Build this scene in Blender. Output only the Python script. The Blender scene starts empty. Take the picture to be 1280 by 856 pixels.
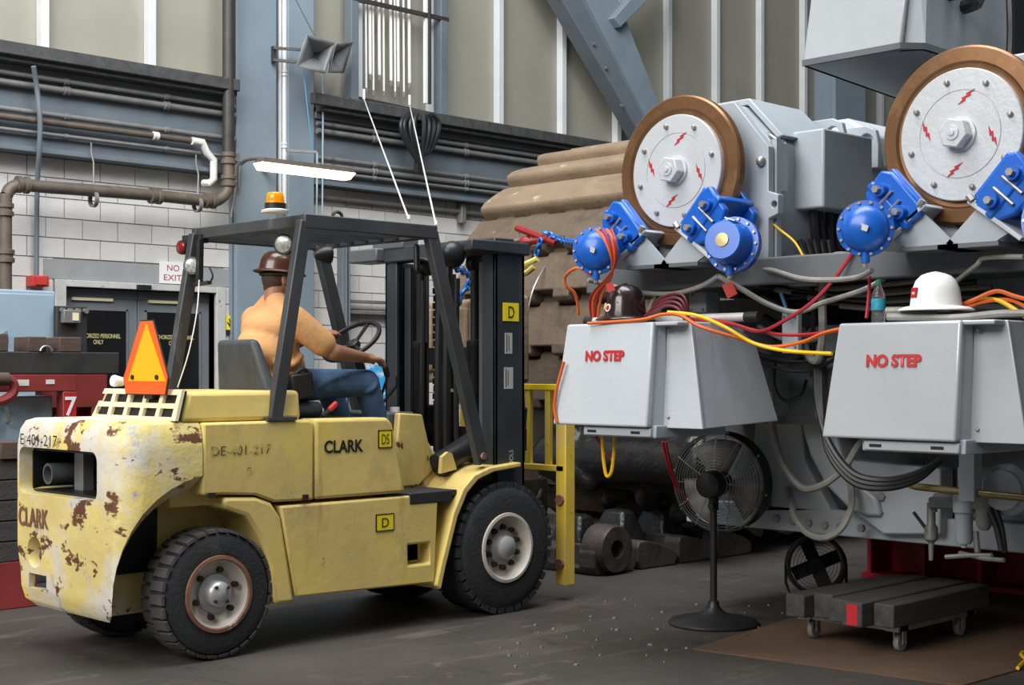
import bpy, bmesh, math, random
from mathutils import Vector, Matrix
random.seed(7)
SC = bpy.context.scene
COL = SC.collection
R = math.radians
PI = math.pi

# ------------------------------------------------------------------ camera, world, lights, exposure
FPX, HOR, HC, YAW = 1800.0, 465.0, 1.5, R(44.5)
cam_d = bpy.data.cameras.new('camera')
cam_d.sensor_width = 36.0
cam_d.lens = FPX * 36.0 / 1280.0
cam_d.shift_y = (HOR - 428.0) / 1280.0
cam_d.clip_end = 200
cam = bpy.data.objects.new('camera', cam_d)
cam.location = (0, 0, HC)
cam.rotation_euler = (PI / 2, 0, -YAW)
COL.objects.link(cam)
SC.camera = cam

world = bpy.data.worlds.new('world')
SC.world = world
world.use_nodes = True
bg = world.node_tree.nodes['Background']
bg.inputs[0].default_value = (0.86, 0.93, 1.0, 1)
bg.inputs[1].default_value = 0.16


def area(name, loc, target, sx, sy, power, col=(1, 1, 1)):
    d = bpy.data.lights.new(name, 'AREA')
    d.shape = 'RECTANGLE'
    d.size, d.size_y, d.energy, d.color = sx, sy, power, col
    o = bpy.data.objects.new(name, d)
    o.location = loc
    o.rotation_euler = (Vector(target) - Vector(loc)).to_track_quat('-Z', 'Y').to_euler()
    COL.objects.link(o)


# daylight through the hall's open door, left of and behind the photographer
area('door_daylight', (-11.0, 4.0, 11.0), (7.0, 8.5, 1.5), 14.0, 8.0, 3700, (1.0, 0.975, 0.94))
# unseen overhead fill, added to brighten the back wall
area('wall_fill', (4.5, 6.0, 12.0), (8.5, 13.5, 2.0), 10.0, 8.0, 2500, (0.95, 0.98, 1.0))
VS = SC.view_settings
VS.view_transform = 'Standard'
VS.look = 'None'
VS.gamma = 1
VS.use_curve_mapping = False
VS.exposure = 0.0

# ------------------------------------------------------------------ geometry helpers
FX, FY = math.sin(YAW), math.cos(YAW)
RX, RY = math.cos(YAW), -math.sin(YAW)


def AX(px, py, x):            # sight line met by the upright plane x
    k = (px - 640) / FPX
    d = x / (FX + k * RX)
    return Vector((x, d * (FY + k * RY), HC + (HOR - py) / FPX * d))


def AY(px, py, y):
    k = (px - 640) / FPX
    d = y / (FY + k * RY)
    return Vector((d * (FX + k * RX), y, HC + (HOR - py) / FPX * d))


def AZ(px, py, z=0.0):
    d = (HC - z) * FPX / (py - HOR)
    k = (px - 640) / FPX
    return Vector((d * (FX + k * RX), d * (FY + k * RY), z))


def frame_of(d):
    d = Vector(d).normalized()
    a = Vector((0, 0, 1)) if abs(d.z) < 0.9 else Vector((1, 0, 0))
    u = d.cross(a).normalized()
    return d, u, d.cross(u).normalized()


def smooth_path(pts, n=6, closed=False):
    pts = [Vector(p) for p in pts]
    out = []
    N = len(pts)
    for i in range(N if closed else N - 1):
        g = lambda j: pts[j % N] if closed else pts[max(0, min(N - 1, j))]
        p0, p1, p2, p3 = g(i - 1), g(i), g(i + 1), g(i + 2)
        for s in range(n):
            t = s / n
            out.append(0.5 * ((2 * p1) + (p2 - p0) * t + (2 * p0 - 5 * p1 + 4 * p2 - p3) * t * t + (3 * p1 - p0 - 3 * p2 + p3) * t ** 3))
    if not closed:
        out.append(pts[-1])
    return out


class MB:
    def __init__(s):
        s.v, s.f = [], []

    def add(s, vs, fs):
        b = len(s.v)
        s.v += [Vector(v) for v in vs]
        s.f += [[b + i for i in f] for f in fs]
        return s

    def hexa(s, p):           # p: four bottom corners in order, four top corners
        return s.add(p, [(3, 2, 1, 0), (4, 5, 6, 7), (0, 1, 5, 4), (1, 2, 6, 5), (2, 3, 7, 6), (3, 0, 4, 7)])

    def box(s, x0, x1, y0, y1, z0, z1):
        return s.hexa([(x0, y0, z0), (x1, y0, z0), (x1, y1, z0), (x0, y1, z0), (x0, y0, z1), (x1, y0, z1), (x1, y1, z1), (x0, y1, z1)])

    def obox(s, c, u, v, w):  # centre and three half axes
        c, u, v, w = Vector(c), Vector(u), Vector(v), Vector(w)
        return s.hexa([c - u - v - w, c + u - v - w, c + u + v - w, c - u + v - w, c - u - v + w, c + u - v + w, c + u + v + w, c - u + v + w])

    def bar(s, a, b, w, t, up=(0, 0, 1)):  # rectangular bar a to b, w across, t along up
        a, b = Vector(a), Vector(b)
        d = (b - a)
        side = d.cross(Vector(up)).normalized()
        if side.length < 0.5:
            side = Vector((1, 0, 0))
        u2 = side.cross(d).normalized()
        return s.obox((a + b) / 2, d / 2, side * w / 2, u2 * t / 2)

    def prism(s, poly, vec):
        n = len(poly)
        vec = Vector(vec)
        vs = [Vector(p) for p in poly] + [Vector(p) + vec for p in poly]
        return s.add(vs, [list(range(n))[::-1], list(range(n, 2 * n))] + [(i, (i + 1) % n, n + (i + 1) % n, n + i) for i in range(n)])

    def lathe(s, p, axis, prof, n=24, closed=False, c0=True):
        d, u, v = frame_of(axis)
        p = Vector(p)
        m = len(prof)
        vs = []
        for i in range(n):
            c, q = math.cos(2 * PI * i / n), math.sin(2 * PI * i / n)
            for r, t in prof:
                vs.append(p + d * t + (u * c + v * q) * max(r, 1e-4))
        fs = []
        for i in range(n):
            j = (i + 1) % n
            for k in range(m if closed else m - 1):
                k2 = (k + 1) % m
                fs.append((i * m + k, j * m + k, j * m + k2, i * m + k2))
        if not closed:
            if c0:
                fs.append([i * m for i in range(n)][::-1])
            fs.append([i * m + m - 1 for i in range(n)])
        return s.add(vs, fs)

    def cyl(s, a, b, r0, r1=None, n=14):
        a, b = Vector(a), Vector(b)
        return s.lathe(a, b - a, [(r0, 0), (r0 if r1 is None else r1, (b - a).length)], n)

    def tube(s, pts, r, n=7, closed=False, sm=0):
        if sm:
            pts = smooth_path(pts, sm, closed)
        pts = [Vector(p) for p in pts]
        N = len(pts)
        u = None
        vs = []
        for i, p in enumerate(pts):
            d = (pts[(i + 1) % N] - pts[i - 1]) if closed else (pts[min(i + 1, N - 1)] - pts[max(i - 1, 0)])
            if d.length < 1e-7:
                d = Vector((0, 0, 1))
            d.normalize()
            if u is None:
                u = frame_of(d)[1]
            u = (u - d * u.dot(d))
            if u.length < 1e-5:
                u = frame_of(d)[1]
            u.normalize()
            w = d.cross(u)
            for k in range(n):
                a = 2 * PI * k / n
                vs.append(p + (u * math.cos(a) + w * math.sin(a)) * r)
        fs = []
        for i in range(N if closed else N - 1):
            j = (i + 1) % N
            for k in range(n):
                k2 = (k + 1) % n
                fs.append((i * n + k, i * n + k2, j * n + k2, j * n + k))
        if not closed:
            fs.append(list(range(n))[::-1])
            fs.append([(N - 1) * n + k for k in range(n)])
        return s.add(vs, fs)

    def sph(s, c, r, n=14, m=9, rot=None):
        c = Vector(c)
        r = (r, r, r) if not isinstance(r, (tuple, list)) else r
        vs, fs = [], []
        for j in range(m + 1):
            t = PI * j / m
            for i in range(n):
                a = 2 * PI * i / n
                q = Vector((r[0] * math.sin(t) * math.cos(a), r[1] * math.sin(t) * math.sin(a), r[2] * math.cos(t)))
                vs.append(c + (rot @ q if rot else q))
        for j in range(m):
            for i in range(n):
                i2 = (i + 1) % n
                fs.append((j * n + i, (j + 1) * n + i, (j + 1) * n + i2, j * n + i2))
        return s.add(vs, fs)

    def capsule(s, a, b, r0, r1, n=14):
        a, b = Vector(a), Vector(b)
        L = (b - a).length
        pr = [(r0 * math.sin(t), -r0 * math.cos(t)) for t in [PI / 2 * i / 5 for i in range(6)]]
        pr += [(r1 * math.cos(t), L + r1 * math.sin(t)) for t in [PI / 2 * i / 5 for i in range(6)]]
        return s.lathe(a, b - a, pr, n)


ORG = {}


def obj(name, mb, mat, parent=None, bevel=0, smooth=40, seg=2, base=None):
    if isinstance(mb, bpy.types.Mesh):
        me = mb
        org = Vector((0, 0, 0))
        o = bpy.data.objects.new(name, me)
        if parent is not None:
            me.transform(Matrix.Translation(-ORG[parent]))
            ORG[o] = ORG[parent]
            o.parent = parent
        else:
            lo = [min(v.co[i] for v in me.vertices) for i in range(3)]
            hi = [max(v.co[i] for v in me.vertices) for i in range(3)]
            org = Vector(((lo[0] + hi[0]) / 2, (lo[1] + hi[1]) / 2, lo[2]))
            me.transform(Matrix.Translation(-org))
            o.location = org
            ORG[o] = org
    else:
        if parent is not None:
            org = ORG[parent]
        elif base is not None:
            org = Vector(base)
        else:
            lo = [min(v[i] for v in mb.v) for i in range(3)]
            hi = [max(v[i] for v in mb.v) for i in range(3)]
            org = Vector(((lo[0] + hi[0]) / 2, (lo[1] + hi[1]) / 2, lo[2]))
        me = bpy.data.meshes.new(name)
        me.from_pydata([v - org for v in mb.v], [], mb.f)
        bm = bmesh.new()
        bm.from_mesh(me)
        bmesh.ops.recalc_face_normals(bm, faces=bm.faces)
        bm.to_mesh(me)
        bm.free()
        o = bpy.data.objects.new(name, me)
        ORG[o] = org
        if parent is not None:
            o.parent = parent
        else:
            o.location = org
    me.materials.clear()
    me.materials.append(mat)
    if smooth:
        for p in me.polygons:
            p.use_smooth = True
        me.set_sharp_from_angle(angle=R(smooth))
    COL.objects.link(o)
    if bevel:
        b = o.modifiers.new('bevel', 'BEVEL')
        b.width, b.segments, b.limit_method, b.angle_limit = bevel, seg, 'ANGLE', R(35)
        b.use_clamp_overlap = True
    return o


def tag(o, label=None, cat=None, group=None, kind=None):
    if label:
        o['label'] = label
    if cat:
        o['category'] = cat
    if group:
        o['group'] = group
    if kind:
        o['kind'] = kind
    return o


def thing(name, label, cat, loc, group=None):
    o = bpy.data.objects.new(name, None)
    o.location = loc
    o.empty_display_size = 0.1
    COL.objects.link(o)
    ORG[o] = Vector(loc)
    return tag(o, label, cat, group)


def struct(name, mb, mat, label=None, bevel=0, smooth=40):
    o = obj(name, mb, mat, None, bevel, smooth)
    o['kind'] = 'structure'
    if label:
        o['label'] = label
        o['category'] = name.split('_')[0]
    return o


def carve(mb, cutters, bevel=0, seg=2):
    """mesh of mb minus the cutter solids"""
    tmp = []
    for m in [mb] + cutters:
        me = bpy.data.meshes.new('tmp')
        me.from_pydata(m.v, [], m.f)
        bm = bmesh.new()
        bm.from_mesh(me)
        bmesh.ops.remove_doubles(bm, verts=bm.verts, dist=1e-5)
        bmesh.ops.recalc_face_normals(bm, faces=bm.faces)
        bm.to_mesh(me)
        bm.free()
        o = bpy.data.objects.new('tmp', me)
        COL.objects.link(o)
        tmp.append(o)
    if bevel:
        b = tmp[0].modifiers.new('b', 'BEVEL')
        b.width, b.segments, b.limit_method = bevel, seg, 'ANGLE'
    for c in tmp[1:]:
        b = tmp[0].modifiers.new('c', 'BOOLEAN')
        b.operation, b.object, b.solver = 'DIFFERENCE', c, 'EXACT'
    return baked(tmp)


def baked(tmp):
    dg = bpy.context.evaluated_depsgraph_get()
    dg.update()
    me = bpy.data.meshes.new_from_object(tmp[0].evaluated_get(dg))
    for o in tmp:
        m = o.data
        bpy.data.objects.remove(o)
        if m.users == 0:
            if isinstance(m, bpy.types.Mesh):
                bpy.data.meshes.remove(m)
    return me


def blend(mb, voxel, it=6, fac=0.5):
    """one continuous skin over the solids of mb"""
    me = bpy.data.meshes.new('tmp')
    me.from_pydata(mb.v, [], mb.f)
    bm = bmesh.new()
    bm.from_mesh(me)
    bmesh.ops.remove_doubles(bm, verts=bm.verts, dist=1e-5)
    bmesh.ops.recalc_face_normals(bm, faces=bm.faces)
    bm.to_mesh(me)
    bm.free()
    o = bpy.data.objects.new('tmp', me)
    COL.objects.link(o)
    r = o.modifiers.new('r', 'REMESH')
    r.mode, r.voxel_size = 'VOXEL', voxel
    s = o.modifiers.new('s', 'SMOOTH')
    s.iterations, s.factor = it, fac
    return baked([o])


def lettering(name, text, origin, right, up, height, mat, parent, width=None, proud=0.002, bold=0.0, align='LEFT'):
    """flat letters; origin is the lower left of the capitals, height their height"""
    cu = bpy.data.curves.new('txt', 'FONT')
    cu.body = text
    cu.size = 1.0
    cu.offset = bold
    cu.extrude = 0.0
    cu.align_x = align
    o = bpy.data.objects.new('txt', cu)
    COL.objects.link(o)
    dg = bpy.context.evaluated_depsgraph_get()
    dg.update()
    me = bpy.data.meshes.new_from_object(o.evaluated_get(dg))
    bpy.data.objects.remove(o)
    xs = [v.co.x for v in me.vertices]
    x0, w = min(xs), max(xs) - min(xs)
    last = text.split('\n')[0]
    sy = height / 0.70
    sx = width / w if width else sy
    right, up = Vector(right).normalized(), Vector(up).normalized()
    nrm = right.cross(up)
    for v in me.vertices:
        x = v.co.x if align == 'CENTER' else v.co.x - x0
        v.co = Vector(origin) + right * x * sx + up * v.co.y * sy + nrm * proud
    return obj(name, me, mat, parent, smooth=0)


# ------------------------------------------------------------------ materials
def nmat(name):
    m = bpy.data.materials.new(name)
    m.use_nodes = True
    nt = m.node_tree
    return m, nt, nt.nodes['Principled BSDF']


def noise(nt, scale, detail=4, rough=0.6, stretch=(1, 1, 1), coord='Object'):
    tc = nt.nodes.new('ShaderNodeTexCoord')
    mp = nt.nodes.new('ShaderNodeMapping')
    mp.inputs['Scale'].default_value = stretch
    nt.links.new(tc.outputs[coord], mp.inputs[0])
    n = nt.nodes.new('ShaderNodeTexNoise')
    n.inputs['Scale'].default_value = scale
    n.inputs['Detail'].default_value = detail
    n.inputs['Roughness'].default_value = rough
    nt.links.new(mp.outputs[0], n.inputs['Vector'])
    return n.outputs['Fac']


def ramp(nt, src, p0, p1):
    r = nt.nodes.new('ShaderNodeMapRange')
    r.inputs['From Min'].default_value = p0
    r.inputs['From Max'].default_value = p1
    nt.links.new(src, r.inputs['Value'])
    return r.outputs['Result']


def mixc(nt, fac, a, b):
    m = nt.nodes.new('ShaderNodeMix')
    m.data_type = 'RGBA'
    nt.links.new(fac, m.inputs[0])
    for s, i in ((a, 6), (b, 7)):
        if isinstance(s, tuple):
            m.inputs[i].default_value = (*s, 1)
        else:
            nt.links.new(s, m.inputs[i])
    return m.outputs[2]


def sc(c, k):
    return tuple(min(1, x * k) for x in c)


def paint(name, col, rough=0.5, metal=0.0, var=0.12, scale=4, layers=(), bump=0.0, bscale=40, rnd=0.0, stretch=(1, 1, 1), emit=0, coat=0):
    """layers: (colour, noise scale, threshold, softness[, stretch])"""
    m, nt, b = nmat(name)
    c = mixc(nt, ramp(nt, noise(nt, scale, stretch=stretch), 0.3, 0.7), sc(col, 1 - var), sc(col, 1 + var))
    for L in layers:
        st = L[4] if len(L) > 4 else (1, 1, 1)
        c = mixc(nt, ramp(nt, noise(nt, L[1], 6, 0.65, st), L[2], L[2] + L[3]), c, L[0])
    if rnd:
        oi = nt.nodes.new('ShaderNodeObjectInfo')
        hs = nt.nodes.new('ShaderNodeHueSaturation')
        mr = nt.nodes.new('ShaderNodeMapRange')
        mr.inputs['To Min'].default_value = 1 - rnd
        mr.inputs['To Max'].default_value = 1 + rnd
        nt.links.new(oi.outputs['Random'], mr.inputs['Value'])
        nt.links.new(mr.outputs[0], hs.inputs['Value'])
        nt.links.new(c, hs.inputs['Color'])
        c = hs.outputs[0]
    nt.links.new(c, b.inputs['Base Color'])
    b.inputs['Roughness'].default_value = rough
    b.inputs['Metallic'].default_value = metal
    b.inputs['Coat Weight'].default_value = coat
    if bump:
        bp = nt.nodes.new('ShaderNodeBump')
        bp.inputs['Strength'].default_value = bump
        bp.inputs['Distance'].default_value = 0.02
        nt.links.new(noise(nt, bscale, 5), bp.inputs['Height'])
        nt.links.new(bp.outputs[0], b.inputs['Normal'])
    if emit:
        b.inputs['Emission Color'].default_value = (*col, 1)
        b.inputs['Emission Strength'].default_value = emit
    return m


def glassy(name, col, rough=0.05, trans=1.0, ior=1.45):
    m, nt, b = nmat(name)
    b.inputs['Base Color'].default_value = (*col, 1)
    b.inputs['Roughness'].default_value = rough
    b.inputs['Transmission Weight'].default_value = trans
    b.inputs['IOR'].default_value = ior
    return m


RUST = (0.13, 0.05, 0.022)
T = {}
T['floor'] = paint('floor_concrete', (0.05, 0.043, 0.037), 0.62, 0, 0.3, 0.9, [((0.022, 0.019, 0.017), 0.55, 0.5, 0.25), ((0.13, 0.105, 0.085), 2.5, 0.58, 0.2, (0.4, 2, 1)), ((0.1, 0.075, 0.055), 7, 0.6, 0.12), ((0.02, 0.018, 0.016), 3, 0.6, 0.1, (2, 0.5, 1))], 0.4, 30)
T['block'] = paint('painted_block', (0.6, 0.58, 0.555), 0.75, 0, 0.07, 3, [((0.45, 0.42, 0.39), 2.2, 0.62, 0.25)], 0.3, 60, rnd=0.07)
T['mortar'] = paint('mortar', (0.33, 0.31, 0.29), 0.9, 0, 0.1, 6)
T['panel'] = paint('tan_panel', (0.305, 0.29, 0.24), 0.55, 0, 0.09, 0.9, [((0.22, 0.208, 0.17), 1.4, 0.55, 0.4, (1, 1, 0.35))], rnd=0.04)
T['mull'] = paint('pale_mullion', (0.62, 0.64, 0.65), 0.5, 0, 0.05)
T['steelblue'] = paint('blue_grey_steel', (0.135, 0.16, 0.185), 0.5, 0, 0.12, 2, [((0.09, 0.1, 0.108), 1.5, 0.55, 0.3), ((0.16, 0.09, 0.055), 5, 0.69, 0.08)])
T['colblue'] = paint('column_blue', (0.205, 0.255, 0.3), 0.5, 0, 0.1, 1.5, [((0.14, 0.17, 0.195), 1.2, 0.55, 0.35), ((0.22, 0.13, 0.08), 4, 0.72, 0.06)])
T['ledge'] = paint('dirty_ledge', (0.055, 0.055, 0.055), 0.7, 0, 0.35, 9, [((0.14, 0.13, 0.12), 14, 0.6, 0.2)])
T['conduit'] = paint('grey_conduit', (0.21, 0.205, 0.2), 0.5, 0.3, 0.15, 5, [((0.09, 0.07, 0.055), 7, 0.58, 0.2)])
T['condwhite'] = paint('white_conduit', (0.66, 0.66, 0.66), 0.4, 0.2, 0.1)
T['pipebrown'] = paint('brown_pipe', (0.12, 0.095, 0.075), 0.55, 0.2, 0.2, 6, [((0.24, 0.17, 0.12), 5, 0.6, 0.2)])
T['pipedark'] = paint('dark_pipe', (0.05, 0.045, 0.042), 0.5, 0.2, 0.25, 6)
T['lagging'] = paint('white_lagging', (0.66, 0.64, 0.6), 0.7, 0, 0.1, 12)
T['doorgrey'] = paint('door_grey', (0.15, 0.165, 0.18), 0.5, 0, 0.08, 2)
T['doorframe'] = paint('door_frame_white', (0.47, 0.46, 0.44), 0.6, 0, 0.1, 6, [((0.16, 0.13, 0.11), 12, 0.62, 0.08)])
T['darkglass'] = paint('dark_glass', (0.012, 0.012, 0.013), 0.08, 0, 0.1)
T['greyband'] = paint('lintel_grey', (0.29, 0.295, 0.3), 0.7, 0, 0.1, 4)
T['white'] = paint('white_enamel', (0.8, 0.8, 0.79), 0.45, 0, 0.03)
T['black'] = paint('black_plastic', (0.014, 0.014, 0.015), 0.45, 0, 0.2)
T['blackmatt'] = paint('black_matt', (0.02, 0.02, 0.021), 0.75, 0, 0.25, 12)
T['signred'] = paint('sign_red', (0.45, 0.015, 0.02), 0.5, 0, 0.08, 8)
T['signyellow'] = paint('sign_yellow', (0.85, 0.68, 0.02), 0.5, 0, 0.04)
T['tagyellow'] = paint('door_lettering_yellow', (0.55, 0.5, 0.22), 0.6)
T['ink'] = paint('black_ink', (0.01, 0.01, 0.01), 0.6)
T['inkfaded'] = paint('faded_ink', (0.1, 0.085, 0.035), 0.7, 0, 0.1, 3, [((0.62, 0.46, 0.14), 14, 0.52, 0.05)])
T['teal'] = paint('teal_smudge', (0.2, 0.42, 0.36), 0.7)
T['redbox'] = paint('red_box', (0.5, 0.04, 0.03), 0.5, 0, 0.08)
T['cabinet'] = paint('cabinet_blue', (0.30, 0.40, 0.48), 0.4, 0, 0.05, 2, [((0.2, 0.27, 0.33), 3, 0.66, 0.1)])
T['rackred'] = paint('rack_red', (0.23, 0.03, 0.028), 0.55, 0, 0.2, 4, [((0.4, 0.3, 0.26), 9, 0.7, 0.05), ((0.08, 0.03, 0.025), 5, 0.6, 0.15)])
T['beam'] = paint('dark_beam', (0.038, 0.037, 0.037), 0.6, 0.2, 0.25, 5)
T['timber'] = paint('dark_timber', (0.085, 0.055, 0.043), 0.8, 0, 0.3, 8, stretch=(1, 1, 6))
T['timbergrey'] = paint('sooty_timber', (0.05, 0.047, 0.045), 0.85, 0, 0.35, 5, stretch=(0.3, 3, 3), bump=0.3)
T['galv'] = paint('galvanised', (0.4, 0.41, 0.42), 0.35, 0.7, 0.15, 8)
T['yellow'] = paint('truck_yellow', (0.66, 0.5, 0.17), 0.48, 0, 0.1, 2.2, [((0.78, 0.6, 0.1), 1.6, 0.5, 0.3), ((0.45, 0.33, 0.14), 3.5, 0.55, 0.25, (1, 1, 0.5)), ((0.36, 0.2, 0.07), 3, 0.6, 0.2, (3, 3, 0.3)), (RUST, 9, 0.655, 0.03, (1, 1, 0.6))], 0.12, 14)
T['yellowworn'] = paint('counterweight_yellow', (0.72, 0.58, 0.22), 0.55, 0, 0.1, 2.2, [((0.8, 0.6, 0.08), 2.2, 0.5, 0.25), ((0.66, 0.62, 0.54), 2.6, 0.46, 0.12, (1, 1, 0.8)), ((0.40, 0.40, 0.42), 5, 0.6, 0.06), (RUST, 4.2, 0.565, 0.03, (1, 1, 1.6))], 0.35, 9)
T['yellowrust'] = paint('railing_yellow', (0.72, 0.5, 0.06), 0.5, 0, 0.1, 4, [((0.6, 0.46, 0.2), 3, 0.5, 0.3), (RUST, 9, 0.62, 0.06, (1, 1, 0.4))])
T['yellowrail'] = paint('railing_bright_yellow', (0.85, 0.6, 0.015), 0.5, 0, 0.1, 4, [(RUST, 14, 0.62, 0.06)])
T['cream'] = paint('cream_grille', (0.78, 0.68, 0.45), 0.5, 0, 0.06, 4)
T['guard'] = paint('guard_steel', (0.06, 0.064, 0.068), 0.45, 0.3, 0.25, 3, [((0.14, 0.085, 0.055), 5, 0.64, 0.1), ((0.15, 0.16, 0.165), 6, 0.62, 0.15, (1, 1, 0.3))])
T['mast'] = paint('mast_steel', (0.052, 0.06, 0.068), 0.42, 0.35, 0.2, 2.5, [((0.1, 0.11, 0.12), 3, 0.55, 0.2, (1, 1, 0.25)), ((0.1, 0.06, 0.04), 6, 0.68, 0.08)])
T['mastgrey'] = paint('mast_grey', (0.12, 0.13, 0.14), 0.45, 0.3, 0.15, 3)
T['mastblack'] = paint('mast_black', (0.017, 0.017, 0.018), 0.4, 0.2, 0.3, 6)
T['chain'] = paint('leaf_chain', (0.03, 0.028, 0.026), 0.4, 0.6, 0.3, 30)
T['tyre'] = paint('tyre_rubber', (0.021, 0.022, 0.024), 0.82, 0, 0.25, 6, [((0.06, 0.055, 0.05), 4, 0.6, 0.2)], 0.3, 40)
T['tread'] = paint('tyre_tread', (0.055, 0.052, 0.05), 0.9, 0, 0.2, 8, bump=0.3)
T['rim'] = paint('rim_white', (0.52, 0.47, 0.41), 0.45, 0, 0.1, 6, [((0.28, 0.14, 0.08), 7, 0.6, 0.1)])
T['rimrust'] = paint('rim_rust', (0.2, 0.095, 0.055), 0.6, 0, 0.25, 14, [((0.45, 0.36, 0.3), 9, 0.6, 0.1)])
T['hub'] = paint('hub_grey', (0.45, 0.45, 0.45), 0.35, 0.4, 0.15, 8)
T['nut'] = paint('dark_nut', (0.05, 0.03, 0.022), 0.5, 0.4)
T['orange'] = paint('sign_orange', (0.85, 0.12, 0.01), 0.4)
T['amber'] = paint('sign_amber', (0.95, 0.46, 0.0), 0.4, 0, 0.03)
T['amberlens'] = paint('amber_lens', (0.8, 0.25, 0.0), 0.12, 0, 0.15, 20, emit=0.25)
T['redlens'] = paint('red_lens', (0.22, 0.012, 0.012), 0.15, 0, 0.2, 20)
T['lens'] = paint('lamp_lens', (0.4, 0.4, 0.37), 0.25, 0.2, 0.5, 60)
T['vinyl'] = paint('seat_vinyl', (0.045, 0.052, 0.058), 0.55, 0, 0.3, 5, [((0.09, 0.1, 0.105), 4, 0.58, 0.2)], 0.2, 12)
T['skin'] = paint('skin', (0.36, 0.17, 0.105), 0.5, 0, 0.08, 12)
T['shirt'] = paint('orange_shirt', (0.66, 0.35, 0.145), 0.9, 0, 0.07, 5, bump=0.5, bscale=9)
T['jeans'] = paint('denim', (0.06, 0.115, 0.22), 0.9, 0, 0.22, 9, [((0.11, 0.19, 0.31), 5, 0.52, 0.25)], 0.6, 11)
T['hair'] = paint('dark_hair', (0.05, 0.03, 0.02), 0.8, 0, 0.2, 40)
T['hatbrown'] = paint('brown_hat', (0.065, 0.02, 0.011), 0.3, 0, 0.3, 6, coat=0.3)
T['hatdark'] = paint('dark_brown_hat', (0.02, 0.01, 0.008), 0.25, 0, 0.2, 6, coat=0.3)
T['boot'] = paint('suede_boot', (0.2, 0.13, 0.09), 0.85, 0, 0.15, 12)
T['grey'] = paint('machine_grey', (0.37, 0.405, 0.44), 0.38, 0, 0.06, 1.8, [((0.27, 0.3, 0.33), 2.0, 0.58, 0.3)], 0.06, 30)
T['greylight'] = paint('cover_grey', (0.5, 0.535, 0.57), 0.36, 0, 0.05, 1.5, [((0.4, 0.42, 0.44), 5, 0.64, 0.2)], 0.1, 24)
T['greygloss'] = paint('glossy_cover_grey', (0.43, 0.455, 0.475), 0.24, 0.1, 0.06, 2, (), 0.06, 14)
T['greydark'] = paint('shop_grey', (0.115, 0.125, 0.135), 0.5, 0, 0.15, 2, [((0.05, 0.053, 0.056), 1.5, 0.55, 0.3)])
T['plate'] = paint('disc_plate_grey', (0.55, 0.57, 0.59), 0.35, 0.15, 0.05, 3, (), 0.12, 30)
T['disc'] = paint('brake_disc_rust', (0.22, 0.11, 0.05), 0.36, 0.65, 0.2, 3, [((0.36, 0.22, 0.11), 5, 0.55, 0.25), ((0.11, 0.06, 0.035), 7, 0.62, 0.15)])
T['blue'] = paint('brake_blue', (0.004, 0.105, 0.5), 0.35, 0, 0.1, 4, coat=0.15)
T['bolt'] = paint('zinc_bolt', (0.35, 0.34, 0.32), 0.4, 0.6, 0.2, 20)
T['nameplate'] = paint('name_plate', (0.6, 0.6, 0.58), 0.4, 0.3)
T['shoe'] = paint('track_shoe_brown', (0.21, 0.15, 0.095), 0.75, 0, 0.2, 2.2, [((0.13, 0.085, 0.055), 1.6, 0.5, 0.2, (1, 0.5, 1)), ((0.4, 0.32, 0.22), 6, 0.62, 0.1)], 0.9, 6)
T['shoeshaded'] = paint('shaded_shoe_brown', (0.115, 0.08, 0.052), 0.6, 0, 0.25, 2.2, [((0.05, 0.036, 0.026), 2, 0.5, 0.2), ((0.22, 0.17, 0.12), 6, 0.64, 0.1)], 0.9, 6)  # darker brown for the lower shoes, their shade put into the colour
T['grease'] = paint('greasy_black', (0.014, 0.013, 0.013), 0.35, 0.1, 0.4, 9, bump=0.8, bscale=9)
T['greasebrown'] = paint('greasy_brown', (0.06, 0.048, 0.04), 0.55, 0.1, 0.3, 4, [((0.018, 0.016, 0.015), 3, 0.5, 0.2)], 0.5, 10)
T['cordorange'] = paint('orange_cord', (0.62, 0.12, 0.02), 0.5)
T['cordred'] = paint('red_cord', (0.33, 0.012, 0.02), 0.5)
T['cordmaroon'] = paint('maroon_cord', (0.12, 0.012, 0.02), 0.5)
T['cordyellow'] = paint('yellow_cord', (0.85, 0.5, 0.01), 0.5)
T['cordblack'] = paint('black_hose', (0.016, 0.016, 0.018), 0.45)
T['hosegrey'] = paint('grey_hose', (0.26, 0.25, 0.23), 0.5, 0.1, 0.15, 20)
T['cordblue'] = paint('blue_cord', (0.08, 0.3, 0.5), 0.5)
T['chainblue'] = paint('blue_chain', (0.015, 0.13, 0.42), 0.35, 0.2)
T['binderred'] = paint('binder_red', (0.24, 0.012, 0.014), 0.4)
T['hookyellow'] = paint('hook_yellow', (0.75, 0.62, 0.18), 0.5, 0, 0.15, 20)
T['brass'] = paint('brass_pipe', (0.33, 0.26, 0.13), 0.35, 0.7, 0.15, 6)
T['plywood'] = paint('brown_floor_mat', (0.105, 0.062, 0.037), 0.8, 0, 0.25, 1.4, [((0.06, 0.04, 0.028), 3, 0.55, 0.2)])
T['standred'] = paint('stand_red', (0.33, 0.006, 0.018), 0.45, 0, 0.15, 5)
T['bottle'] = glassy('bottle_plastic', (0.93, 0.97, 1.0), 0.05, 0.95, 1.3)
T['bottlelabel'] = paint('bottle_label', (0.03, 0.3, 0.42), 0.4, 0, 0.25, 60)
T['green'] = paint('green_cap', (0.03, 0.3, 0.13), 0.4)
T['poster'] = paint('blue_white_banner', (0.05, 0.4, 0.82), 0.6, 0, 0.15, 4, [((0.75, 0.85, 0.9), 5, 0.5, 0.12, (1, 1, 2))])
T['wirewhite'] = paint('white_wire', (0.75, 0.74, 0.7), 0.5)
T['lamp'] = paint('fluorescent_diffuser', (1.0, 0.86, 0.55), 0.4, emit=3.2)
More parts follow.
